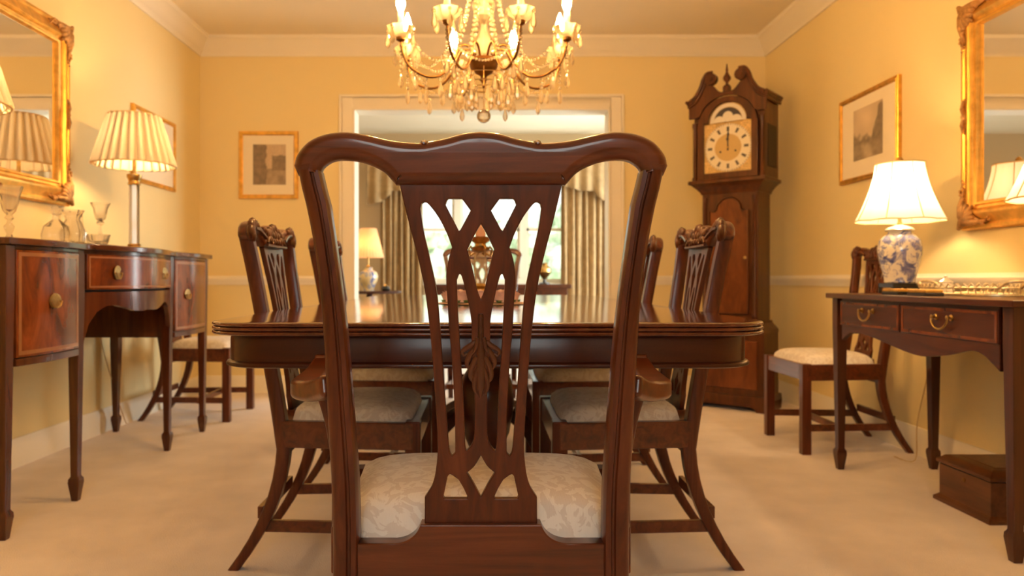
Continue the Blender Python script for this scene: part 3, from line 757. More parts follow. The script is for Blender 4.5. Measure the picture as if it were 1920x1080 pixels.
tp.tube([(p_[0], p_[1], p_[2]) for p_ in rs[0]+[rs[0][0]]], .003, 5); tp.tube([(p_[0], p_[1], p_[2]) for p_ in rs[12]+[rs[12][0]]], .003, 5)
tp.build('shade_trim', M['trimtape'], sh)
MB().lathe([(.004,.555),(.004,.572),(.014,.578),(.014,.584),(.007,.594),(0,.598)], 12).build('finial', M['brass'], sh)
sp_ = MB()
for k in range(4):
    a = 2*PI*k/4; sp_.tube([(0,0,.556),(.096*math.cos(a), .096*math.sin(a), .56)], .002, 5)
sp_.tube([(.0,0,.385),(.04,0,.40),(.045,0,.47),(.02,0,.54),(0,0,.556),(-.02,0,.54),(-.045,0,.47),(-.04,0,.40),(0,0,.385)], .002, 5).build('harp', M['brass'], sh)
flex([(.06,.0,.006),(.14,.05,.006),(.20,.11,.004),(.222,.125,-.05),(.225,.15,-.3),(.20,.21,-.6),(.16,.16,-.765),(.12,.26,-.772)]).build('cord', M['cord'], rl)
l3 = dup(rl, 'porcelain jar lamp at right picture edge, only a corner of its shade showing', (1.845, 2.325, .779))

for o in [c_ for q in (l2, l3) for c_ in q.children if c_.name.startswith('cord')]: bpy.data.objects.remove(o)

# ------------------------------------------------------------------ mirrors and pictures
def on_wall(side, y, z, off):                              # side -1: left wall, +1: right wall
    return ((XL + off) if side < 0 else (XR - off), y, z)
def frame_rings(y0, y1, z0, z1, prof, side):               # prof: (inset from the outer edge, stand-off)
    rs = []
    for ins, off in prof:
        rs.append([on_wall(side, y0+ins, z0+ins, off), on_wall(side, y1-ins, z0+ins, off), on_wall(side, y1-ins, z1-ins, off), on_wall(side, y0+ins, z1-ins, off)])
    # make each mitred side a closed loop of strips
    m_ = MB(); m_.rings([list(r) for r in rs], True, False); return m_
def scroll_orn(m_, pts, r):
    for (p_, rr) in zip(pts, r): m_.ball(p_, rr, 8)
def big_mirror(side, y0, y1, z0, z1, label):
    root = thing('wall_mirror', label, 'mirror', on_wall(side, (y0+y1)/2, z0, 0))
    L = Vector(root.location)
    def lo_(o): o.location = -L; return o
    prof = [(.0,.002),(.0,.022),(.006,.032),(.018,.034),(.026,.028),(.034,.030),(.060,.048),(.074,.050),(.082,.044),(.088,.034),(.098,.032),(.104,.038),(.112,.036),(.118,.022),(.118,.012)]
    lo_(frame_rings(y0, y1, z0, z1, prof, side).build('frame', M['gilt'], root, angle=40))
    lo_(MB().add([on_wall(side, a, b, .02) for a, b in ((y0+.11,z0+.11),(y1-.11,z0+.11),(y1-.11,z1-.11),(y0+.11,z1-.11))] +
                 [on_wall(side, a, b, .008) for a, b in ((y0+.11,z0+.11),(y1-.11,z0+.11),(y1-.11,z1-.11),(y0+.11,z1-.11))],
                 [(0,1,2,3),(7,6,5,4),(0,4,5,1),(1,5,6,2),(2,6,7,3),(3,7,4,0)]).build('mirror_glass', M['mirror'], root, smooth=False))
    rnd = random.Random(3)
    for cy, cz, dy, dz in ((y0,z0,1,1),(y1,z0,-1,1),(y1,z1,-1,-1),(y0,z1,1,-1)):   # corner acanthus
        m_ = MB()
        for k in range(7):
            a = k/6*PI/2
            m_.tube([on_wall(side, cy+dy*(.03+q*math.cos(a)*1.0), cz+dz*(.03+q*math.sin(a)*1.0), .042+.010*math.sin(q*30)) for q in (0,.03,.07,.11 if k in (0,6) else .085, .15 if k in (0,6) else .09)], [.012,.016,.015,.011,.003], 6)
        m_.tube([on_wall(side, cy+dy*q, cz+dz*q, .045) for q in (.006,.03,.07,.10)], [.008,.018,.016,.004], 8)
        for k in range(8):
            q = .11+.014*k
            m_.ball(on_wall(side, cy+dy*q, cz+dz*(.03+.012*math.sin(k*1.3)), .045), .010-.0006*k, 6); m_.ball(on_wall(side, cy+dy*(.03+.012*math.sin(k*1.3)), cz+dz*q, .045), .010-.0006*k, 6)
        lo_(m_.build('corner_ornament', M['giltd'], root, angle=60))
    for cy, cz, hor in (((y0+y1)/2,z0+.035,1),((y0+y1)/2,z1-.035,1),(y0+.035,(z0+z1)/2,0),(y1-.035,(z0+z1)/2,0)):
        m_ = MB(); m_.ball(on_wall(side, cy, cz, .036), .016, 8)
        for s in (-1,1):
            P_ = [(.012,.0),(.035,.012),(.06,.006),(.072,-.006),(.06,-.012)]
            m_.tube([on_wall(side, cy+(s*a if hor else b*(1 if cy > (y0+y1)/2 else -1)), cz+(b*(1 if cz > (z0+z1)/2 else -1) if hor else s*a), .038) for a, b in P_], [.010,.010,.008,.006,.004], 6)
        lo_(m_.build('side_ornament', M['giltd'], root, angle=60))
    return root
big_mirror(-1, 2.5, 3.735, 1.205, 2.105, 'large gilt framed mirror above the sideboard on the left wall')
big_mirror(1, 2.16, 3.23, 1.05, 2.02, 'large gilt framed mirror above the side table on the right wall')

def inked(name, mt, parent, fn, corner, du, dv, n=44):
    c0, du, dv = Vector(corner), Vector(du), Vector(dv)
    vs = [tuple(c0 + du*(i/n) + dv*(j/n)) for i in range(n+1) for j in range(n+1)]
    me = bpy.data.meshes.new(name)
    me.from_pydata(vs, [], [(i*(n+1)+j,(i+1)*(n+1)+j,(i+1)*(n+1)+j+1,i*(n+1)+j+1) for i in range(n) for j in range(n)])
    at = me.color_attributes.new('ink', 'FLOAT_COLOR', 'POINT')
    for i in range(n+1):
        for j in range(n+1): at.data[i*(n+1)+j].color = (*fn(i/n, j/n), 1)
    me.materials.append(mt); o = bpy.data.objects.new(name, me); C.objects.link(o); o.parent = parent; return o
from mathutils import noise as mn
def nz3(u, v, s, k): return .5 + .5*mn.noise((u*s+k*7.3, v*s+k*3.1, k*1.7))
def sm(a, b, x):
    t_ = max(0, min(1, (x-a)/(b-a))); return t_*t_*(3-2*t_)
def landscape(k, lm, rm):                                  # a sepia landscape: sky, two masses of trees, water in front
    def f(u, v):
        g = .46 + .20*nz3(u, v, 3, k) - .06*abs(u-.45)
        n_ = .30*(nz3(u, v, 7, k+1)-.5)
        hl = .38 + lm*sm(.30, .05, u) + n_; hr = .38 + rm*sm(.60, .92, u) + n_
        tree = max(sm(hl+.05, hl-.05, v), sm(hr+.05, hr-.05, v))
        g += (.13 + .14*nz3(u, v, 11, k+4) - g)*tree
        wat = sm(.34, .22, v + .08*(nz3(u, v, 6, k+5)-.5))
        g += (.20 + .16*nz3(u, v*2, 8, k+6) + .18*sm(.22, .05, abs(u-.42-.5*(.25-v))) - g)*wat*.8
        return (g*1.08, g*.86, g*.60)
    return f
def tall_scene(k):
    def f(u, v):
        g = .46 + .1*nz3(u, v, 4, k)
        if u < .36 + .10*nz3(0, v, 8, k): g = .14 + .16*nz3(u, v, 8, k+1)
        elif u > .58 and .35 < v < .70 + .06*nz3(u, 0, 14, k): g = .17 + .12*nz3(u, v, 10, k+2)
        elif v < .40: g = .22 + .22*nz3(u, v, 7, k+3)
        g *= .85 + .3*nz3(u, v, 26, k+9)
        return (g*1.05, g*.80, g*.56)
    return f
def side_picture(side, y0, y1, z0, z1, label, fn):
    root = thing('framed_print', label, 'picture', on_wall(side, (y0+y1)/2, z0, 0), 0, None); L = Vector(root.location)
    def lo_(o): o.location = -L; return o
    lo_(frame_rings(y0, y1, z0, z1, [(0,.001),(0,.018),(.004,.022),(.012,.020),(.018,.024),(.026,.018),(.026,.010)], side).build('frame', M['gilt'], root, angle=40))
    lo_(MB().add([on_wall(side, a, b, q) for q in (.012,.004) for a, b in ((y0+.02,z0+.02),(y1-.02,z0+.02),(y1-.02,z1-.02),(y0+.02,z1-.02))],
        [(0,1,2,3),(7,6,5,4),(0,4,5,1),(1,5,6,2),(2,6,7,3),(3,7,4,0)]).build('mount', M['mat'], root, smooth=False))
    a, b = (y1-.155, y0+.155) if side > 0 else (y0+.155, y1-.155)
    q = on_wall(side, a, z0+.115, .0135)
    lo_(inked('print', M['ink'], root, fn, q, (0, b-a, 0), (0, 0, (z1-z0)-.20)))
side_picture(-1, 4.44, 5.05, 1.43, 1.89, 'gilt framed print half hidden behind the pleated lamp on the left wall', landscape(1,.3,.2))
side_picture(1, 3.735, 4.35, 1.385, 1.868, 'gilt framed sepia landscape print on the right wall beside the clock', landscape(2,.12,.55))
bpc = thing('framed_print', 'small upright gilt framed print on the back wall left of the doorway', 'picture', (-1.575, YB, 1.437))
fx0, fx1, fz0, fz1 = -1.797, -1.36, 1.437, 1.935; L0 = Vector(bpc.location)
def lb(o): o.location = -L0; return o
lb(MB().rings([[(fx0+i_,YB-o_,fz0+i_),(fx1-i_,YB-o_,fz0+i_),(fx1-i_,YB-o_,fz1-i_),(fx0+i_,YB-o_,fz1-i_)] for i_, o_ in ((0,.001),(0,.018),(.004,.022),(.014,.020),(.022,.024),(.030,.018),(.030,.010))], True, False).build('frame', M['gilt'], bpc, angle=40))
lb(MB().box(fx0+.02, fx1-.02, YB-.012, YB-.004, fz0+.02, fz1-.02).build('mount', M['mat'], bpc, smooth=False))
lb(inked('print', M['ink'], bpc, tall_scene(5), (-1.693, YB-.0135, 1.54), (.243,0,0), (0,0,.298)))

# ------------------------------------------------------------------ longcase clock across the far right corner
ck = thing('longcase_clock', 'tall mahogany longcase clock with brass moon dial in far right corner', 'clock', (1.672, 4.93, 0), -math.radians(40))
def prism_y(poly, y0, y1, nm, mt, par=ck, bev=.003): return MB().prism(poly, 'y', y0, y1).build(nm, mt, par, bevel=bev)
D0 = .125                                                   # half depth of trunk
# base
bs = MB().box(-.235,.235,-.135,.135,.08,.50).build('base', M['clock'], ck, bevel=.003)
MB().box(-.195,.195,-.142,-.133,.14,.45).build('base_panel', M['clockf'], bs, bevel=.004)
pl = MB().box(-.25,.25,-.15,.145,.06,.10); pl.box(-.245,.245,-.145,.14,.03,.06)
for s in (-1,1):
    pl.prism([(s*.25,0),(s*.25,.06),(s*.12,.06),(s*.15,.03),(s*.18,.02),(s*.19,0)], 'y', -.15, -.13)
    pl.box(s*.25-.02*(s>0), s*.25+.02*(s<0), -.15, .145, 0, .06)
pl.build('plinth', M['clock'], ck, bevel=.003)
MB().rings([[(-a,-b,z),(a,-b,z),(a,.13,z),(-a,.13,z)] for a, b, z in ((.24,.14,.50),(.235,.135,.52),(.20,.11,.56),(.195,.105,.575))]).build('base_moulding', M['clock'], ck, angle=20)
# trunk
tr = MB().box(-.185,.185,-.10,.12,.56,1.42).build('trunk', M['clock'], ck, bevel=.003)
for s in (-1,1):
    MB().lathe([(.0,.60),(.017,.60),(.017,.64),(.013,.65),(.013,1.33),(.017,1.34),(.017,1.38),(0,1.38)], 12, (s*.165,-.10,0)).build('quarter_column', M['clock'], tr)
def door_out(w_, z0, z1, sh):                              # shaped top: shoulders with a raised arch
    return [(-w_,z0),(w_,z0),(w_,z1-sh),(w_*.72,z1-sh)] + [(w_*.62*math.cos(a), z1-sh*.85+sh*.85*math.sin(a)) for a in [PI*k/14 for k in range(15)]] + [(-w_*.72,z1-sh),(-w_,z1-sh)]
dr = prism_y(door_out(.128,.62,1.37,.085), -.116, -.098, 'trunk_door', M['clockf'])
do = door_out(.128,.62,1.37,.085)
dmold = MB(); pth = [(x, -.117, z) for x, z in do] + [(do[0][0], -.117, do[0][1])]
dmold.tube(pth, .006, 6); dmold.build('door_moulding', M['clock'], dr)
MB().lathe([(0,0),(.010,0),(.010,.003),(.004,.006),(0,.006)], 12).build('escutcheon', M['brass'], dr, loc=(.108,-.117,.98)).rotation_euler = (PI/2,0,0)
# hood moulding below, hood, cornice
MB().rings([[(-a,-b,z),(a,-b,z),(a,.13,z),(-a,.13,z)] for a, b, z in ((.19,.105,1.40),(.195,.11,1.415),(.215,.13,1.44),(.238,.155,1.462),(.254,.170,1.468),(.254,.170,1.487),(.246,.163,1.492))]).build('throat_moulding', M['clock'], ck, angle=20)
# hood: a shell with a glazed arched door in front
H0, H1, HW, HF = 1.49, 1.90, .235, -.15
hd = MB().box(-HW, HW, HF+.035, .13, H0, 1.99).build('hood', M['clock'], ck, bevel=.003)
def arch_pts(w_, z0, zs_, r, n=20): return [(-w_,z0),(w_,z0),(w_,zs_)] + [(r*math.cos(a), zs_+r*math.sin(a)) for a in [PI*k/n for k in range(n+1)]] + [(-w_,zs_)]
outer = [(-.20,H0+.005),(.20,H0+.005),(.20,1.86),(.19,1.86)] + [(.19*math.cos(a), 1.86+.165*math.sin(a)) for a in [PI*k/20 for k in range(1,20)]] + [(-.19,1.86),(-.20,1.86)]
inner = arch_pts(.158,H0+.045,1.862,.128)
vs, fs = fillcurve([outer, inner], .009, .003)
hdoor = wn(MB().add([(x, HF+.012+t_, z) for x, z, t_ in vs], fs).build('hood_door', M['clock'], ck, angle=80))
wn(MB().add([(x, HF+.012, z) for x, z, t_ in fillcurve([arch_pts(.16,H0+.043,1.862,.13)], .001, 0)[0]], fillcurve([arch_pts(.16,H0+.043,1.862,.13)], .001, 0)[1]).build('glass', M['pane'], hdoor))
for s in (-1,1):
    MB().lathe([(0,H0),(.020,H0),(.020,H0+.02),(.013,H0+.03),(.013,1.83),(.018,1.85),(.018,1.875),(0,1.875)], 14, (s*.222, HF+.02, 0)).build('hood_column', M['clock'], hd)
# dial
def dial(u, v):                                            # engraved brass: chapter ring, hours, minute track
    x, z = (u-.5)*.32, (v-.5)*.32; r = math.hypot(x, z); a = math.degrees(math.atan2(x, z)) % 360
    brass = (.62,.42,.15); g = .85 + .25*nz3(u, v, 20, 3)
    c_ = tuple(q*g for q in brass)
    if .088 < r < .154:
        c_ = (.86,.78,.60)
        if min(a % 30, 30 - a % 30) < 4.0 and .104 < r < .136: c_ = (.10,.08,.06)
        if r > .146 and (a % 6 < 2): c_ = (.25,.2,.13)
    elif r >= .154 and (abs(x) > .08 and abs(z) > .08): c_ = tuple(q*(.55+.7*nz3(u, v, 45, 5)) for q in (.8,.56,.22))
    elif r < .088: c_ = tuple(q*(.9+.15*nz3(u, v, 60, 6)) for q in (.66,.47,.19))
    return c_
def dl(o, par): o.parent = par; return o
dp = MB().box(-.166,.166,HF+.024,HF+.034,H0+.03,1.86).build('dial', M['brass'], ck)
inked('dial_face', M['dialink'], dp, dial, (-.16, HF+.0235, 1.535), (.32,0,0), (0,0,.32), 96)
ar = MB().prism([(-.13,1.855)] + [(-.128*math.cos(a), 1.86+.128*math.sin(a)) for a in [PI*k/24 for k in range(25)]] + [(.13,1.855)], 'y', HF+.024, HF+.034).build('dial_arch', M['brass'], ck)
def fan(r0_, r1_, z, off, nm, mt, a0=0, a1=PI, par=ar, n=24, x=0):
    m_ = MB(); vs2 = []
    for k in range(n+1):
        a = a0+(a1-a0)*k/n
        vs2 += [(x+r0_*math.cos(a), off, z+r0_*math.sin(a)), (x+r1_*math.cos(a), off, z+r1_*math.sin(a)), (x+r0_*math.cos(a), off-.0015, z+r0_*math.sin(a)), (x+r1_*math.cos(a), off-.0015, z+r1_*math.sin(a))]
    f_ = []
    for k in range(n):
        b = 4*k; f_ += [(b,b+1,b+5,b+4),(b+2,b+6,b+7,b+3),(b,b+4,b+6,b+2),(b+1,b+3,b+7,b+5)]
    return m_.add(vs2, f_).build(nm, mt, par, angle=60)
fan(.095,.120,1.862,HF+.0235,'lunar_ring',M['porc'])
fan(.001,.092,1.862,HF+.0235,'moon_disc',M['slate'])
fan(.001,.034,1.895,HF+.0215,'moon',M['porc'],0,2*PI)
for s in (-1,1): fan(.001,.040,1.862,HF+.0195,'hemisphere',M['porc'],0,PI,ar,16,s*.056)
def hand(ang, ln, wd, off):
    c_, s_ = math.cos(ang), math.sin(ang); zc = 1.695
    P_ = [(-wd,-.02),(wd,-.02),(wd*.7,ln*.45),(wd*2,ln*.62),(wd*.8,ln*.72),(0,ln),(-wd*.8,ln*.72),(-wd*2,ln*.62),(-wd*.7,ln*.45)]
    return MB().prism([(x*c_+z*s_, zc-x*s_+z*c_) for x, z in P_], 'y', off-.002, off).build('hand', M['slate'], dp)
hand(math.radians(2), .135, .004, HF+.019); hand(math.radians(-2), .088, .005, HF+.022)
MB().tube([(0,HF+.024,1.695),(0,HF+.014,1.695)], .006, 8).build('arbor', M['brass'], dp)
for s in (-1,1): MB().tube([(s*.05,HF+.024,1.67),(s*.05,HF+.0225,1.67)], .007, 10).build('winding_hole', M['slate'], dp)
# side windows of the hood, cornice and swan-neck pediment
for s in (-1,1): MB().box(s*HW-.004, s*HW+.004, -.07, .085, H0+.07, 1.83).build('side_light', M['inside'], hd, bevel=.002)
front = [(-.255,1.905),(-.20,1.905)] + [(-.19*math.cos(a), 1.862+.168*math.sin(a)) for a in [PI*k/20 for k in range(2,19)]] + [(.20,1.905),(.255,1.905),(.255,1.99)] + \
        cr([(.255,1.99),(.205,2.02),(.160,2.085),(.135,2.13),(.095,2.11),(.05,2.06),(0,2.05)], 4) + list(reversed([(-x, z) for x, z in cr([(.255,1.99),(.205,2.02),(.160,2.085),(.135,2.13),(.095,2.11),(.05,2.06),(0,2.05)], 4)[:-1]]))
vs, fs = fillcurve([front], .010, .002)
wn(MB().add([(x, HF+.006+t_, z) for x, z, t_ in vs], fs).build('pediment', M['clock'], hd, angle=80))
for s in (-1,1):
    cn = MB()
    for k, (r_, dz) in enumerate(((.011,0),(.009,.016),(.012,.03))):
        pts = cr([(s*(.255-.004*k), HF-.006-.006*k, 1.985+dz),(s*.205, HF-.006-.006*k, 2.012+dz),(s*(.165+.1*dz), HF-.006-.006*k, 2.075+dz*.8),(s*(.143+.3*dz), HF-.006-.006*k, 2.13+dz*.5),(s*(.118+.2*dz), HF-.006-.006*k, 2.165+dz*.6),(s*(.09-.1*dz), HF-.006-.006*k, 2.168+dz*.6)], 5)
        cn.tube(pts, [r_]*len(pts), 8)
        cn.tube([(s*(.252+.005*k), HF-.010-.006*k, 1.985+dz),(s*(.252+.005*k), .11, 1.985+dz)], r_, 8)
    # scroll roundel
    cn.tube([(s*.098,HF-.026,2.145),(s*.098,HF+.014,2.145)], .038, 20)
    cn.tube([(s*.098,HF-.034,2.145),(s*.098,HF-.026,2.145)], .018, 12)
    cn.build('swan_neck', M['clock'], hd, angle=50)
MB().box(-.25,.25,HF+.02,.13,1.985,2.02).build('hood_top', M['clock'], hd, bevel=.004)
MB().box(-.02,.02,HF-.012,HF+.028,2.05,2.085).lathe([(.018,2.085),(.022,2.09),(.008,2.10),(.008,2.11),(.024,2.13),(.025,2.145),(.012,2.165),(.006,2.18),(.008,2.19),(.003,2.23),(0,2.235)], 14, (0,HF+.008,0)).build('finial', M['clock'], hd, angle=50)

# ------------------------------------------------------------------ chandelier
CHX, CHY = .006, 2.78
ch = thing('chandelier', 'eight light crystal and gilt chandelier hung over the dining table', 'chandelier', (CHX, CHY, ZC))
def zz(z): return z - ZC
def drop_mesh(m_, x, y, z, s=1.0):                         # faceted pear drop hanging at x, y with its top at z (with a button above)
    m_.ball((x,y,z-.007*s), .0065*s, 6); m_.lathe([(.0006,-.014*s),(.003*s,-.018*s),(.0065*s,-.030*s),(.0095*s,-.044*s),(.0075*s,-.054*s),(.0005,-.062*s)], 6, (x,y,z))
    return m_
MB().lathe([(0,0),(.06,0),(.062,-.01),(.045,-.03),(.015,-.045),(0,-.05)], 24).build('ceiling_rose', M['brass'], ch)
cm = MB()
for k in range(13):
    z0 = -.05 - k*.034; a = (k % 2)*PI/2
    cm.tube([(.009*math.cos(a)*math.cos(q), .009*math.sin(a)*math.cos(q), z0-.02+.021*math.sin(q)) for q in [2*PI*i/12 for i in range(13)]], .0025, 5)
cm.build('chain', M['brass'], ch)
MB().lathe([(r, zz(z)) for r, z in ((0,2.13),(.012,2.13),(.045,2.10),(.05,2.09),(.012,2.07),(.014,2.02),(.032,1.99),(.034,1.96),(.015,1.93),(.014,1.91),(.034,1.885),(.040,1.86),(.036,1.83),(.018,1.805),(.013,1.785),(.018,1.76),(.034,1.735),(.037,1.71),(.026,1.68),(.018,1.66),(0,1.655))], 16, flute=.05, fn=8).build('stem', M['crystal'], ch, angle=30)
MB().lathe([(r, zz(z)) for r, z in ((.02,1.665),(.05,1.66),(.058,1.648),(.052,1.638),(.048,1.622),(.032,1.608),(.014,1.598),(.010,1.59),(.018,1.583),(.010,1.576),(.004,1.565),(.006,1.557),(0,1.55))], 24).build('bowl', M['bronze'], ch, angle=40)
ball = MB().ball((0,0,zz(1.448)), .026, 14).build('crystal_ball', M['crystal'], ch, angle=25)
MB().tube([(0,0,zz(1.55)),(0,0,zz(1.472))], .0015, 5).build('wire', M['brass'], ball)
def arm(parent):
    pth = cr([(.03,0,1.655),(.06,0,1.70),(.095,0,1.695),(.125,0,1.63),(.17,0,1.583),(.225,0,1.573),(.285,0,1.60),(.313,0,1.65),(.32,0,1.695)], 5)
    a = MB().tube([(x,y,zz(z)) for x,y,z in pth], .0048, 8).build('arm', M['bronze'], parent, angle=60)
    MB().lathe([(r, zz(z)) for r, z in ((.006,1.685),(.016,1.692),(.017,1.70),(.010,1.704),(0,1.704))], 14, (.32,0,0)).build('cup', M['bronze'], a)
    MB().lathe([(r, zz(z)) for r, z in ((.010,1.700),(.026,1.704),(.042,1.718),(.050,1.738),(.047,1.739),(.039,1.722),(.024,1.710),(.010,1.706))], 20, (.32,0,0), False, .05, 10).build('drip_pan', M['crystal'], a, angle=30)
    MB().lathe([(0,zz(1.704)),(.0115,zz(1.704)),(.0115,zz(1.79)),(.009,zz(1.794)),(0,zz(1.794))], 12, (.32,0,0)).build('candle_tube', M['candle'], a)
    MB().lathe([(0,zz(1.794)),(.008,zz(1.794)),(.0165,zz(1.815)),(.017,zz(1.828)),(.010,zz(1.855)),(.002,zz(1.876)),(0,zz(1.877))], 10, (.32,0,0)).build('bulb', M['bulb'], a)
    for k in range(5):
        q = 2*PI*(k+.5)/5
        drop_mesh(MB(), .32+.048*math.cos(q), .048*math.sin(q), zz(1.734), 1.1).build('crystal_drop', M['crystal'], a, angle=20)
    lr = drop_mesh(MB(), .265, 0, zz(1.585), 1.1); lr.build('crystal_drop', M['crystal'], a, angle=20)
    drop_mesh(MB(), .17, 0, zz(1.578), 1.25).build('crystal_drop', M['crystal'], a, angle=20)
    lg = MB()
    for k in range(6): lg.ball((.32, 0, zz(1.672 - .0135*k)), .0062, 6)
    drop_mesh(lg, .32, 0, zz(1.592), 1.15).build('crystal_pendant', M['crystal'], a, angle=20)
    lg = MB()
    for k in range(2): lg.ball((.225, 0, zz(1.563 - .0135*k)), .0058, 6)
    drop_mesh(lg, .225, 0, zz(1.540), 1.1).build('crystal_pendant', M['crystal'], a, angle=20)
    # beads: a strand from the crown to the arm and a swag inside the pan
    bd = MB(); A, B = Vector((.045,0,zz(2.09))), Vector((.14,0,zz(1.63)))
    for k in range(26):
        t_ = k/25; p_ = A.lerp(B, t_); p_.x -= .03*math.sin(PI*t_); bd.ball(p_, .0085, 6)
    bd.build('bead_strand', M['crystal'], a, angle=30)
    bd = MB()
    for k in range(15):
        t_ = k/14; bd.ball((.285-.17*t_, .0, zz(1.70-.045*math.sin(PI*t_)-.035*t_)), .0055, 6)
    bd.build('bead_swag', M['crystal'], a, angle=30)
    return a
first = arm(ch); first.rotation_euler = (0,0,PI/8)
for k in range(1, 8):
    a = first.copy(); C.objects.link(a); a.parent = ch; a.rotation_euler = (0,0,PI/8 + k*PI/4)
    for g in list(first.children):
        q = g.copy(); C.objects.link(q); q.parent = a
sw = None
for k in range(8):                                          # bead swags from arm to arm
    if sw is None:
        m_ = MB(); P0 = Vector((.285*math.cos(PI/8), -.285*math.sin(PI/8), zz(1.64))); P1 = Vector((.285*math.cos(PI/8), .285*math.sin(PI/8), zz(1.64)))
        for i in range(22):
            t_ = i/21; p_ = P0.lerp(P1, t_); p_.z -= .06*math.sin(PI*t_); m_.ball(p_, .0055, 6)
        sw = m_.build('bead_swag', M['crystal'], ch, angle=30)
    else:
        o = sw.copy(); C.objects.link(o); o.parent = ch; o.rotation_euler = (0,0,k*PI/4)
d0 = None
for r, n, z, s in ((.125,10,1.585,1.25),(.09,9,1.562,1.3),(.055,6,1.550,1.1)):  # rings of drops under the bowl
    m0 = drop_mesh(MB(), r, 0, zz(z), s).build('crystal_drop', M['crystal'], ch, angle=20)
    for k in range(1, n):
        o = m0.copy(); C.objects.link(o); o.parent = ch; o.rotation_euler = (0,0,2*PI*k/n)
    hp_ = MB().tube([(r*math.cos(2*PI*k/32), r*math.sin(2*PI*k/32), zz(z)) for k in range(33)], .0018, 5)
    for k in range(4): hp_.tube([(r*math.cos(PI/2*k), r*math.sin(PI/2*k), zz(z)),(.04*math.cos(PI/2*k), .04*math.sin(PI/2*k), zz(1.625))], .0015, 5)
    hp_.build('drop_hoop', M['brass'], ch)

# ------------------------------------------------------------------ glass on the sideboard
def lathe_thing(name, label, cat, loc, parts, group=None, seg=20):
    r = thing(name, label, cat, loc, 0, group)
    for nm, prof, mt, fl, fn in parts: MB().lathe(prof, seg, (0,0,0), False, fl, fn).build(nm, M[mt], r, angle=30)
    return r
tr_ = MB().lathe([(0,0),(1,0),(1.03,.006),(1.05,.012),(1.03,.012),(1.0,.004),(0,.003)], 48)
tray = MB().add([(x*.11, y*.26, z) for x, y, z in tr_.v], tr_.f).build('tray', M['silver'], loc=(-1.70, 3.18, .976), angle=40)
tag(tray, 'oval dark metal tray on the sideboard holding the cut glass', 'tray')
lathe_thing('crystal_vase', 'tall flared crystal goblet vase at left picture edge on the sideboard', 'vase', (-1.735, 2.74, .976),
    [('foot',[(0,0),(.034,0),(.035,.005),(.014,.014),(.009,.03)],'crystal_y',.04,12),
     ('stem',[(.009,.03),(.016,.045),(.019,.058),(.010,.07),(.008,.08),(.016,.09),(.010,.102)],'crystal_y',.06,6),
     ('bowl',[(.010,.102),(.020,.115),(.027,.14),(.034,.175),(.043,.207),(.041,.207),(.031,.174),(.023,.14),(.014,.12),(0,.112)],'crystal_y',.04,10)])
lathe_thing('decanter', 'squat cut glass decanter with ball stopper at near end of the tray', 'decanter', (-1.70, 2.98, .980),
    [('body',[(0,0),(.045,0),(.052,.012),(.054,.04),(.045,.072),(.022,.092),(.014,.10),(.014,.118),(.020,.124),(.014,.124)],'crystal_y',.05,12),
     ('stopper',[(0,.112),(.010,.118),(.010,.126),(.018,.136),(.018,.148),(.008,.158),(0,.16)],'crystal_y',.06,8)])
j = lathe_thing('cut_glass_jug', 'spiky cut glass jug in the middle of the sideboard tray', 'jug', (-1.71, 3.12, .980),
    [('body',[(0,0),(.030,0),(.044,.02),(.048,.055),(.036,.09),(.026,.11),(.032,.135),(.042,.15),(.040,.15),(.024,.112),(.034,.088),(.044,.055),(.04,.02),(0,.008)],'crystal_y',.12,9)])
MB().tube(cr([(0,.040,.14),(0,.066,.13),(0,.072,.09),(0,.056,.05),(0,.045,.045)], 4), .005, 8).build('handle', M['crystal_y'], j)
lathe_thing('crystal_bowl', 'low round cut glass bowl towards the lamp end of the tray', 'bowl', (-1.67, 3.245, .980),
    [('bowl',[(0,0),(.028,0),(.030,.006),(.042,.022),(.047,.045),(.050,.055),(.047,.055),(.040,.026),(0,.010)],'crystal_y',.06,12)])
lathe_thing('goblet', 'stemmed glass goblet with flared rim at the lamp end of the tray', 'glass', (-1.71, 3.345, .980),
    [('foot',[(0,0),(.036,0),(.037,.003),(.008,.010),(.005,.02)],'crystal_y',0,0),
     ('stem',[(.005,.02),(.012,.035),(.014,.05),(.006,.075),(.005,.10),(.016,.108),(.018,.116),(.008,.122)],'crystal_y',.04,6),
     ('bowl',[(.008,.122),(.020,.13),(.027,.155),(.029,.175),(.042,.202),(.040,.202),(.026,.175),(.023,.155),(.015,.134),(0,.128)],'crystal_y',.03,8)])

# ------------------------------------------------------------------ things on and under the side table
gt = thing('gallery_tray', 'oval gilt gallery tray with pierced rim on side table beside the lamp', 'tray', (1.86, 2.86, .779))
m_ = MB().lathe([(0,.002),(1,.002),(1,.008),(0,.008)], 40); MB().add([(x*.125, y*.225, z) for x, y, z in m_.v], m_.f).build('tray_base', M['palegilt'], gt, angle=40)
gal = MB()
for k in range(44):
    a = 2*PI*k/44; x, y = .122*math.cos(a), .222*math.sin(a); b = 2*PI*(k+1)/44; x2, y2 = .122*math.cos(b), .222*math.sin(b)
    gal.tube([(x,y,.008),((x*1.05),(y*1.03),.03),((x+x2)/2*1.10,(y+y2)/2*1.06,.046)], .0022, 5); gal.tube([(x2,y2,.008),(x2*1.05,y2*1.03,.03),((x+x2)/2*1.10,(y+y2)/2*1.06,.046)], .0022, 5)
for h, q in ((.008,1.0),(.030,1.045)): gal.tube([(.122*q*math.cos(2*PI*k/44), .222*q*math.sin(2*PI*k/44), h) for k in range(45)], .003, 6)
gal.build('gallery', M['palegilt'], gt, angle=60)
for s in (-1,1): MB().tube(cr([(-.04,s*.228,.03),(-.03,s*.262,.05),(.0,s*.272,.055),(.03,s*.262,.05),(.04,s*.228,.03)], 4), .005, 8).build('handle', M['palegilt'], gt)
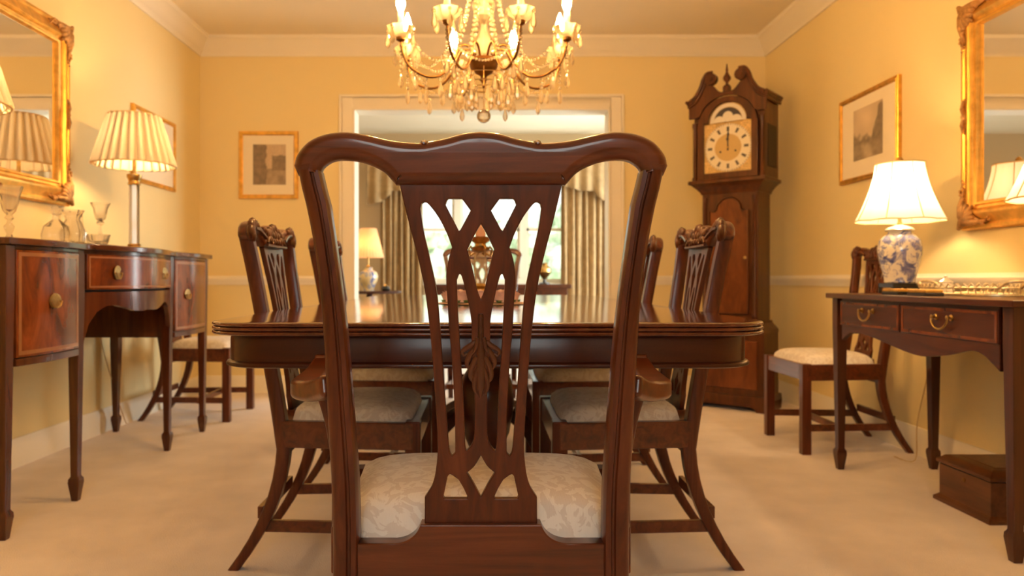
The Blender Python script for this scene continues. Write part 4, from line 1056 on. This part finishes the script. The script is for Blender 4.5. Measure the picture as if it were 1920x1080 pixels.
tj = lathe_thing('trinket_jar', 'small white porcelain jar standing inside the gilt gallery tray', 'jar', (1.80, 2.90, .787),
    [('jar',[(0,0),(.024,0),(.030,.015),(.030,.03),(.022,.04),(0,.042)],'porc',0,0),('lid',[(.026,.040),(.026,.044),(.012,.054),(.005,.058),(.006,.066),(0,.07)],'porc',0,0)])
for i, (y, lab) in enumerate(((3.03,'small black and gilt box on side table, nearer the jar lamp'),(2.79,'small black and gilt box on side table, in front of the gallery tray'))):
    tbx = thing('card_box', lab, 'box', (1.655, y - (.06 if i == 0 else 0), .779), 0, 'small boxes before the gallery tray')
    MB().box(-.035,.035,-.06,.06,0,.012).build('base', M['ebony'], tbx, bevel=.002)
    MB().box(-.033,.033,-.058,.058,.012,.024).build('lid', M['gilt'], tbx, bevel=.003)

bx = thing('writing_box', 'dark walnut lidded box on the carpet beneath the side table', 'box', (1.90, 2.71, 0))
MB().box(-.152,.14,-.145,.145,.022,.140).build('body', M['box'], bx, bevel=.002)
MB().rings([[(-a,-b,z),(a-.012,-b,z),(a-.012,b,z),(-a,b,z)] for a, b, z in ((.168,.160,0),(.168,.160,.014),(.160,.152,.020),(.153,.146,.026))]).build('plinth', M['box'], bx, bevel=.0015)
lid = MB().rings([[(-a,-b,z),(a-.012,-b,z),(a-.012,b,z),(-a,b,z)] for a, b, z in ((.154,.147,.143),(.160,.153,.146),(.160,.153,.157),(.150,.143,.165),(.138,.131,.175),(.12,.113,.179))]).build('lid', M['box'], bx, bevel=.001)
MB().box(-.105,.093,-.098,.098,.1785,.1805).build('lid_panel', M['chair_v'], lid, bevel=.001)
m_ = MB().lathe([(0,0),(.009,0),(.009,.002),(0,.003)], 14); MB().add([(-.152-z, y, .112+x*1.0) for x, y, z in m_.v], m_.f).build('escutcheon', M['bronze'], bx)

# ------------------------------------------------------------------ next room
def curtain(x0, x1, y, z0, z1, label):
    m_ = MB(); n = 90; rs = []
    for z, q in ((z1,.7),(z1-.06,.5),(z1-.3,.9),((z0+z1)/2,1),(z0+.3,1.05),(z0,1.1)):
        rs.append([(x0+(x1-x0)*i/n + .008*math.sin(i*.31+z), y + .034*q*math.sin(2*PI*i/n*7.5) + .012*q*math.sin(i*.9+z*2), z) for i in range(n+1)])
    m_.rings(rs, False, False)
    o = m_.build('curtain', M['curtain'], angle=180, solid=.006); tag(o, label, 'curtain', 'curtains at the far window')
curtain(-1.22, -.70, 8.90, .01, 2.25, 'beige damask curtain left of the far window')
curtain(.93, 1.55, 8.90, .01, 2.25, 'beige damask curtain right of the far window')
va = thing('pelmet', 'swagged beige pelmet across the top of the far window', 'pelmet', (.13, 8.80, 2.2))
def vlow(x):
    t_ = (x+1.36)/2.98; base_ = -.22 - .10*abs(math.sin(PI*t_*4))
    e = min(t_, 1-t_)
    if e < .10: base_ -= .26*(1-e/.10)**.6
    return base_
n = 160; rs = []
for f_ in (0,.15,.5,.8,1):
    rs.append([(-1.36+2.98*i/n-.13, -.02*f_ + (.012+.016*f_)*math.sin(i*.8), .12 + (vlow(-1.36+2.98*i/n)-.12)*f_) for i in range(n+1)])
MB().rings(rs, False, False).build('valance', M['curtain'], va, angle=180, solid=.006)
MB().box(-1.50,1.50,.02,.29,.10,.13).build('pelmet_board', M['white'], va, bevel=.003)

et = thing('end_table', 'dark round-topped table left of the doorway in the next room', 'table', (-1.13, 7.5, 0))
MB().lathe([(0,.70),(.31,.70),(.325,.712),(.32,.725),(0,.725)], 40).build('table_top', M['table_a'], et)
MB().lathe([(.03,.70),(.04,.6),(.06,.5),(.035,.35),(.05,.25),(.02,.2),(0,.2)], 20).build('column', M['table_a'], et)
for k in range(3):
    a = 2*PI*k/3+.5; MB().bar([(r*math.cos(a), r*math.sin(a), z) for r, z in cr([(.03,.28),(.12,.24),(.22,.08),(.29,.015)], 4)], .03, .03).build('leg', M['table_a'], et, bevel=.004)
fl = thing('table_lamp', 'small vase lamp with peach shade lit on the dark table next door', 'lamp', (-1.14, 7.48, .725))
MB().lathe([(0,0),(.06,0),(.055,.02),(.07,.06),(.095,.12),(.098,.15),(.08,.19),(.045,.21),(.04,.225),(.05,.235),(0,.24)], 28).build('vase', blue_white('yellow_and_blue_porcelain', 5, (.80,.62,.34)), fl)
MB().lathe([(.012,.235),(.02,.25),(.008,.26),(.008,.36),(0,.36)], 12).build('neck', M['brass'], fl)
lamp_bulb(fl, .44, 'farbulb')
rs = []
for i in range(6):
    t_ = i/5; r = .155-.075*t_; rs.append([((r+.002*math.cos(30*a))*math.cos(a), (r+.002*math.cos(30*a))*math.sin(a), .335+.29*t_) for a in [2*PI*k/120 for k in range(120)]])
MB().rings(rs, True, False).build('lamp_shade', M['peach'], fl, angle=180)
lathe_thing('ornament', 'small dark round ornament beside the peach lamp next door', 'ornament', (-.96, 7.44, .725),
    [('body',[(0,0),(.035,0),(.045,.02),(.03,.05),(0,.055)],'ebony',0,0),('lid',[(.03,.048),(.012,.06),(.006,.07),(0,.072)],'brass',0,0)])
sv = thing('low_cabinet', 'long dark wood table in front of the far window next door', 'table', (.17, 8.15, 0))
MB().box(-.78,.78,-.22,.22,.745,.79).build('table_top', M['console'], sv, bevel=.006)
MB().box(-.74,.74,-.19,.19,.64,.745).build('frieze', M['console'], sv, bevel=.003)
for sx_ in (-.71,.71):
    for sy_ in (-.17,.17): MB().bar([(sx_,sy_,.64),(sx_,sy_,0)], [.05,.032], [.05,.032], (0,1,0)).build('leg', M['console'], sv, bevel=.003)
lathe_thing('brass_urn', 'small brass urn on a black foot on the table by the far window', 'urn', (.68, 8.15, .79),
    [('foot',[(0,0),(.06,0),(.06,.012),(.02,.02),(.015,.05)],'ebony',0,0),
     ('body',[(.015,.05),(.05,.09),(.075,.13),(.072,.17),(.04,.20),(.03,.215),(.045,.23),(0,.235)],'brass',0,0)])
bk = thing('picture_box', 'small pale box at left end of the table by the far window', 'box', (-.56, 8.12, .79))
MB().box(-.06,.06,-.05,.05,0,.055).build('body', M['paper'], bk, bevel=.003); MB().box(-.063,.063,-.053,.053,.055,.07).build('lid', M['porc'], bk, bevel=.003)
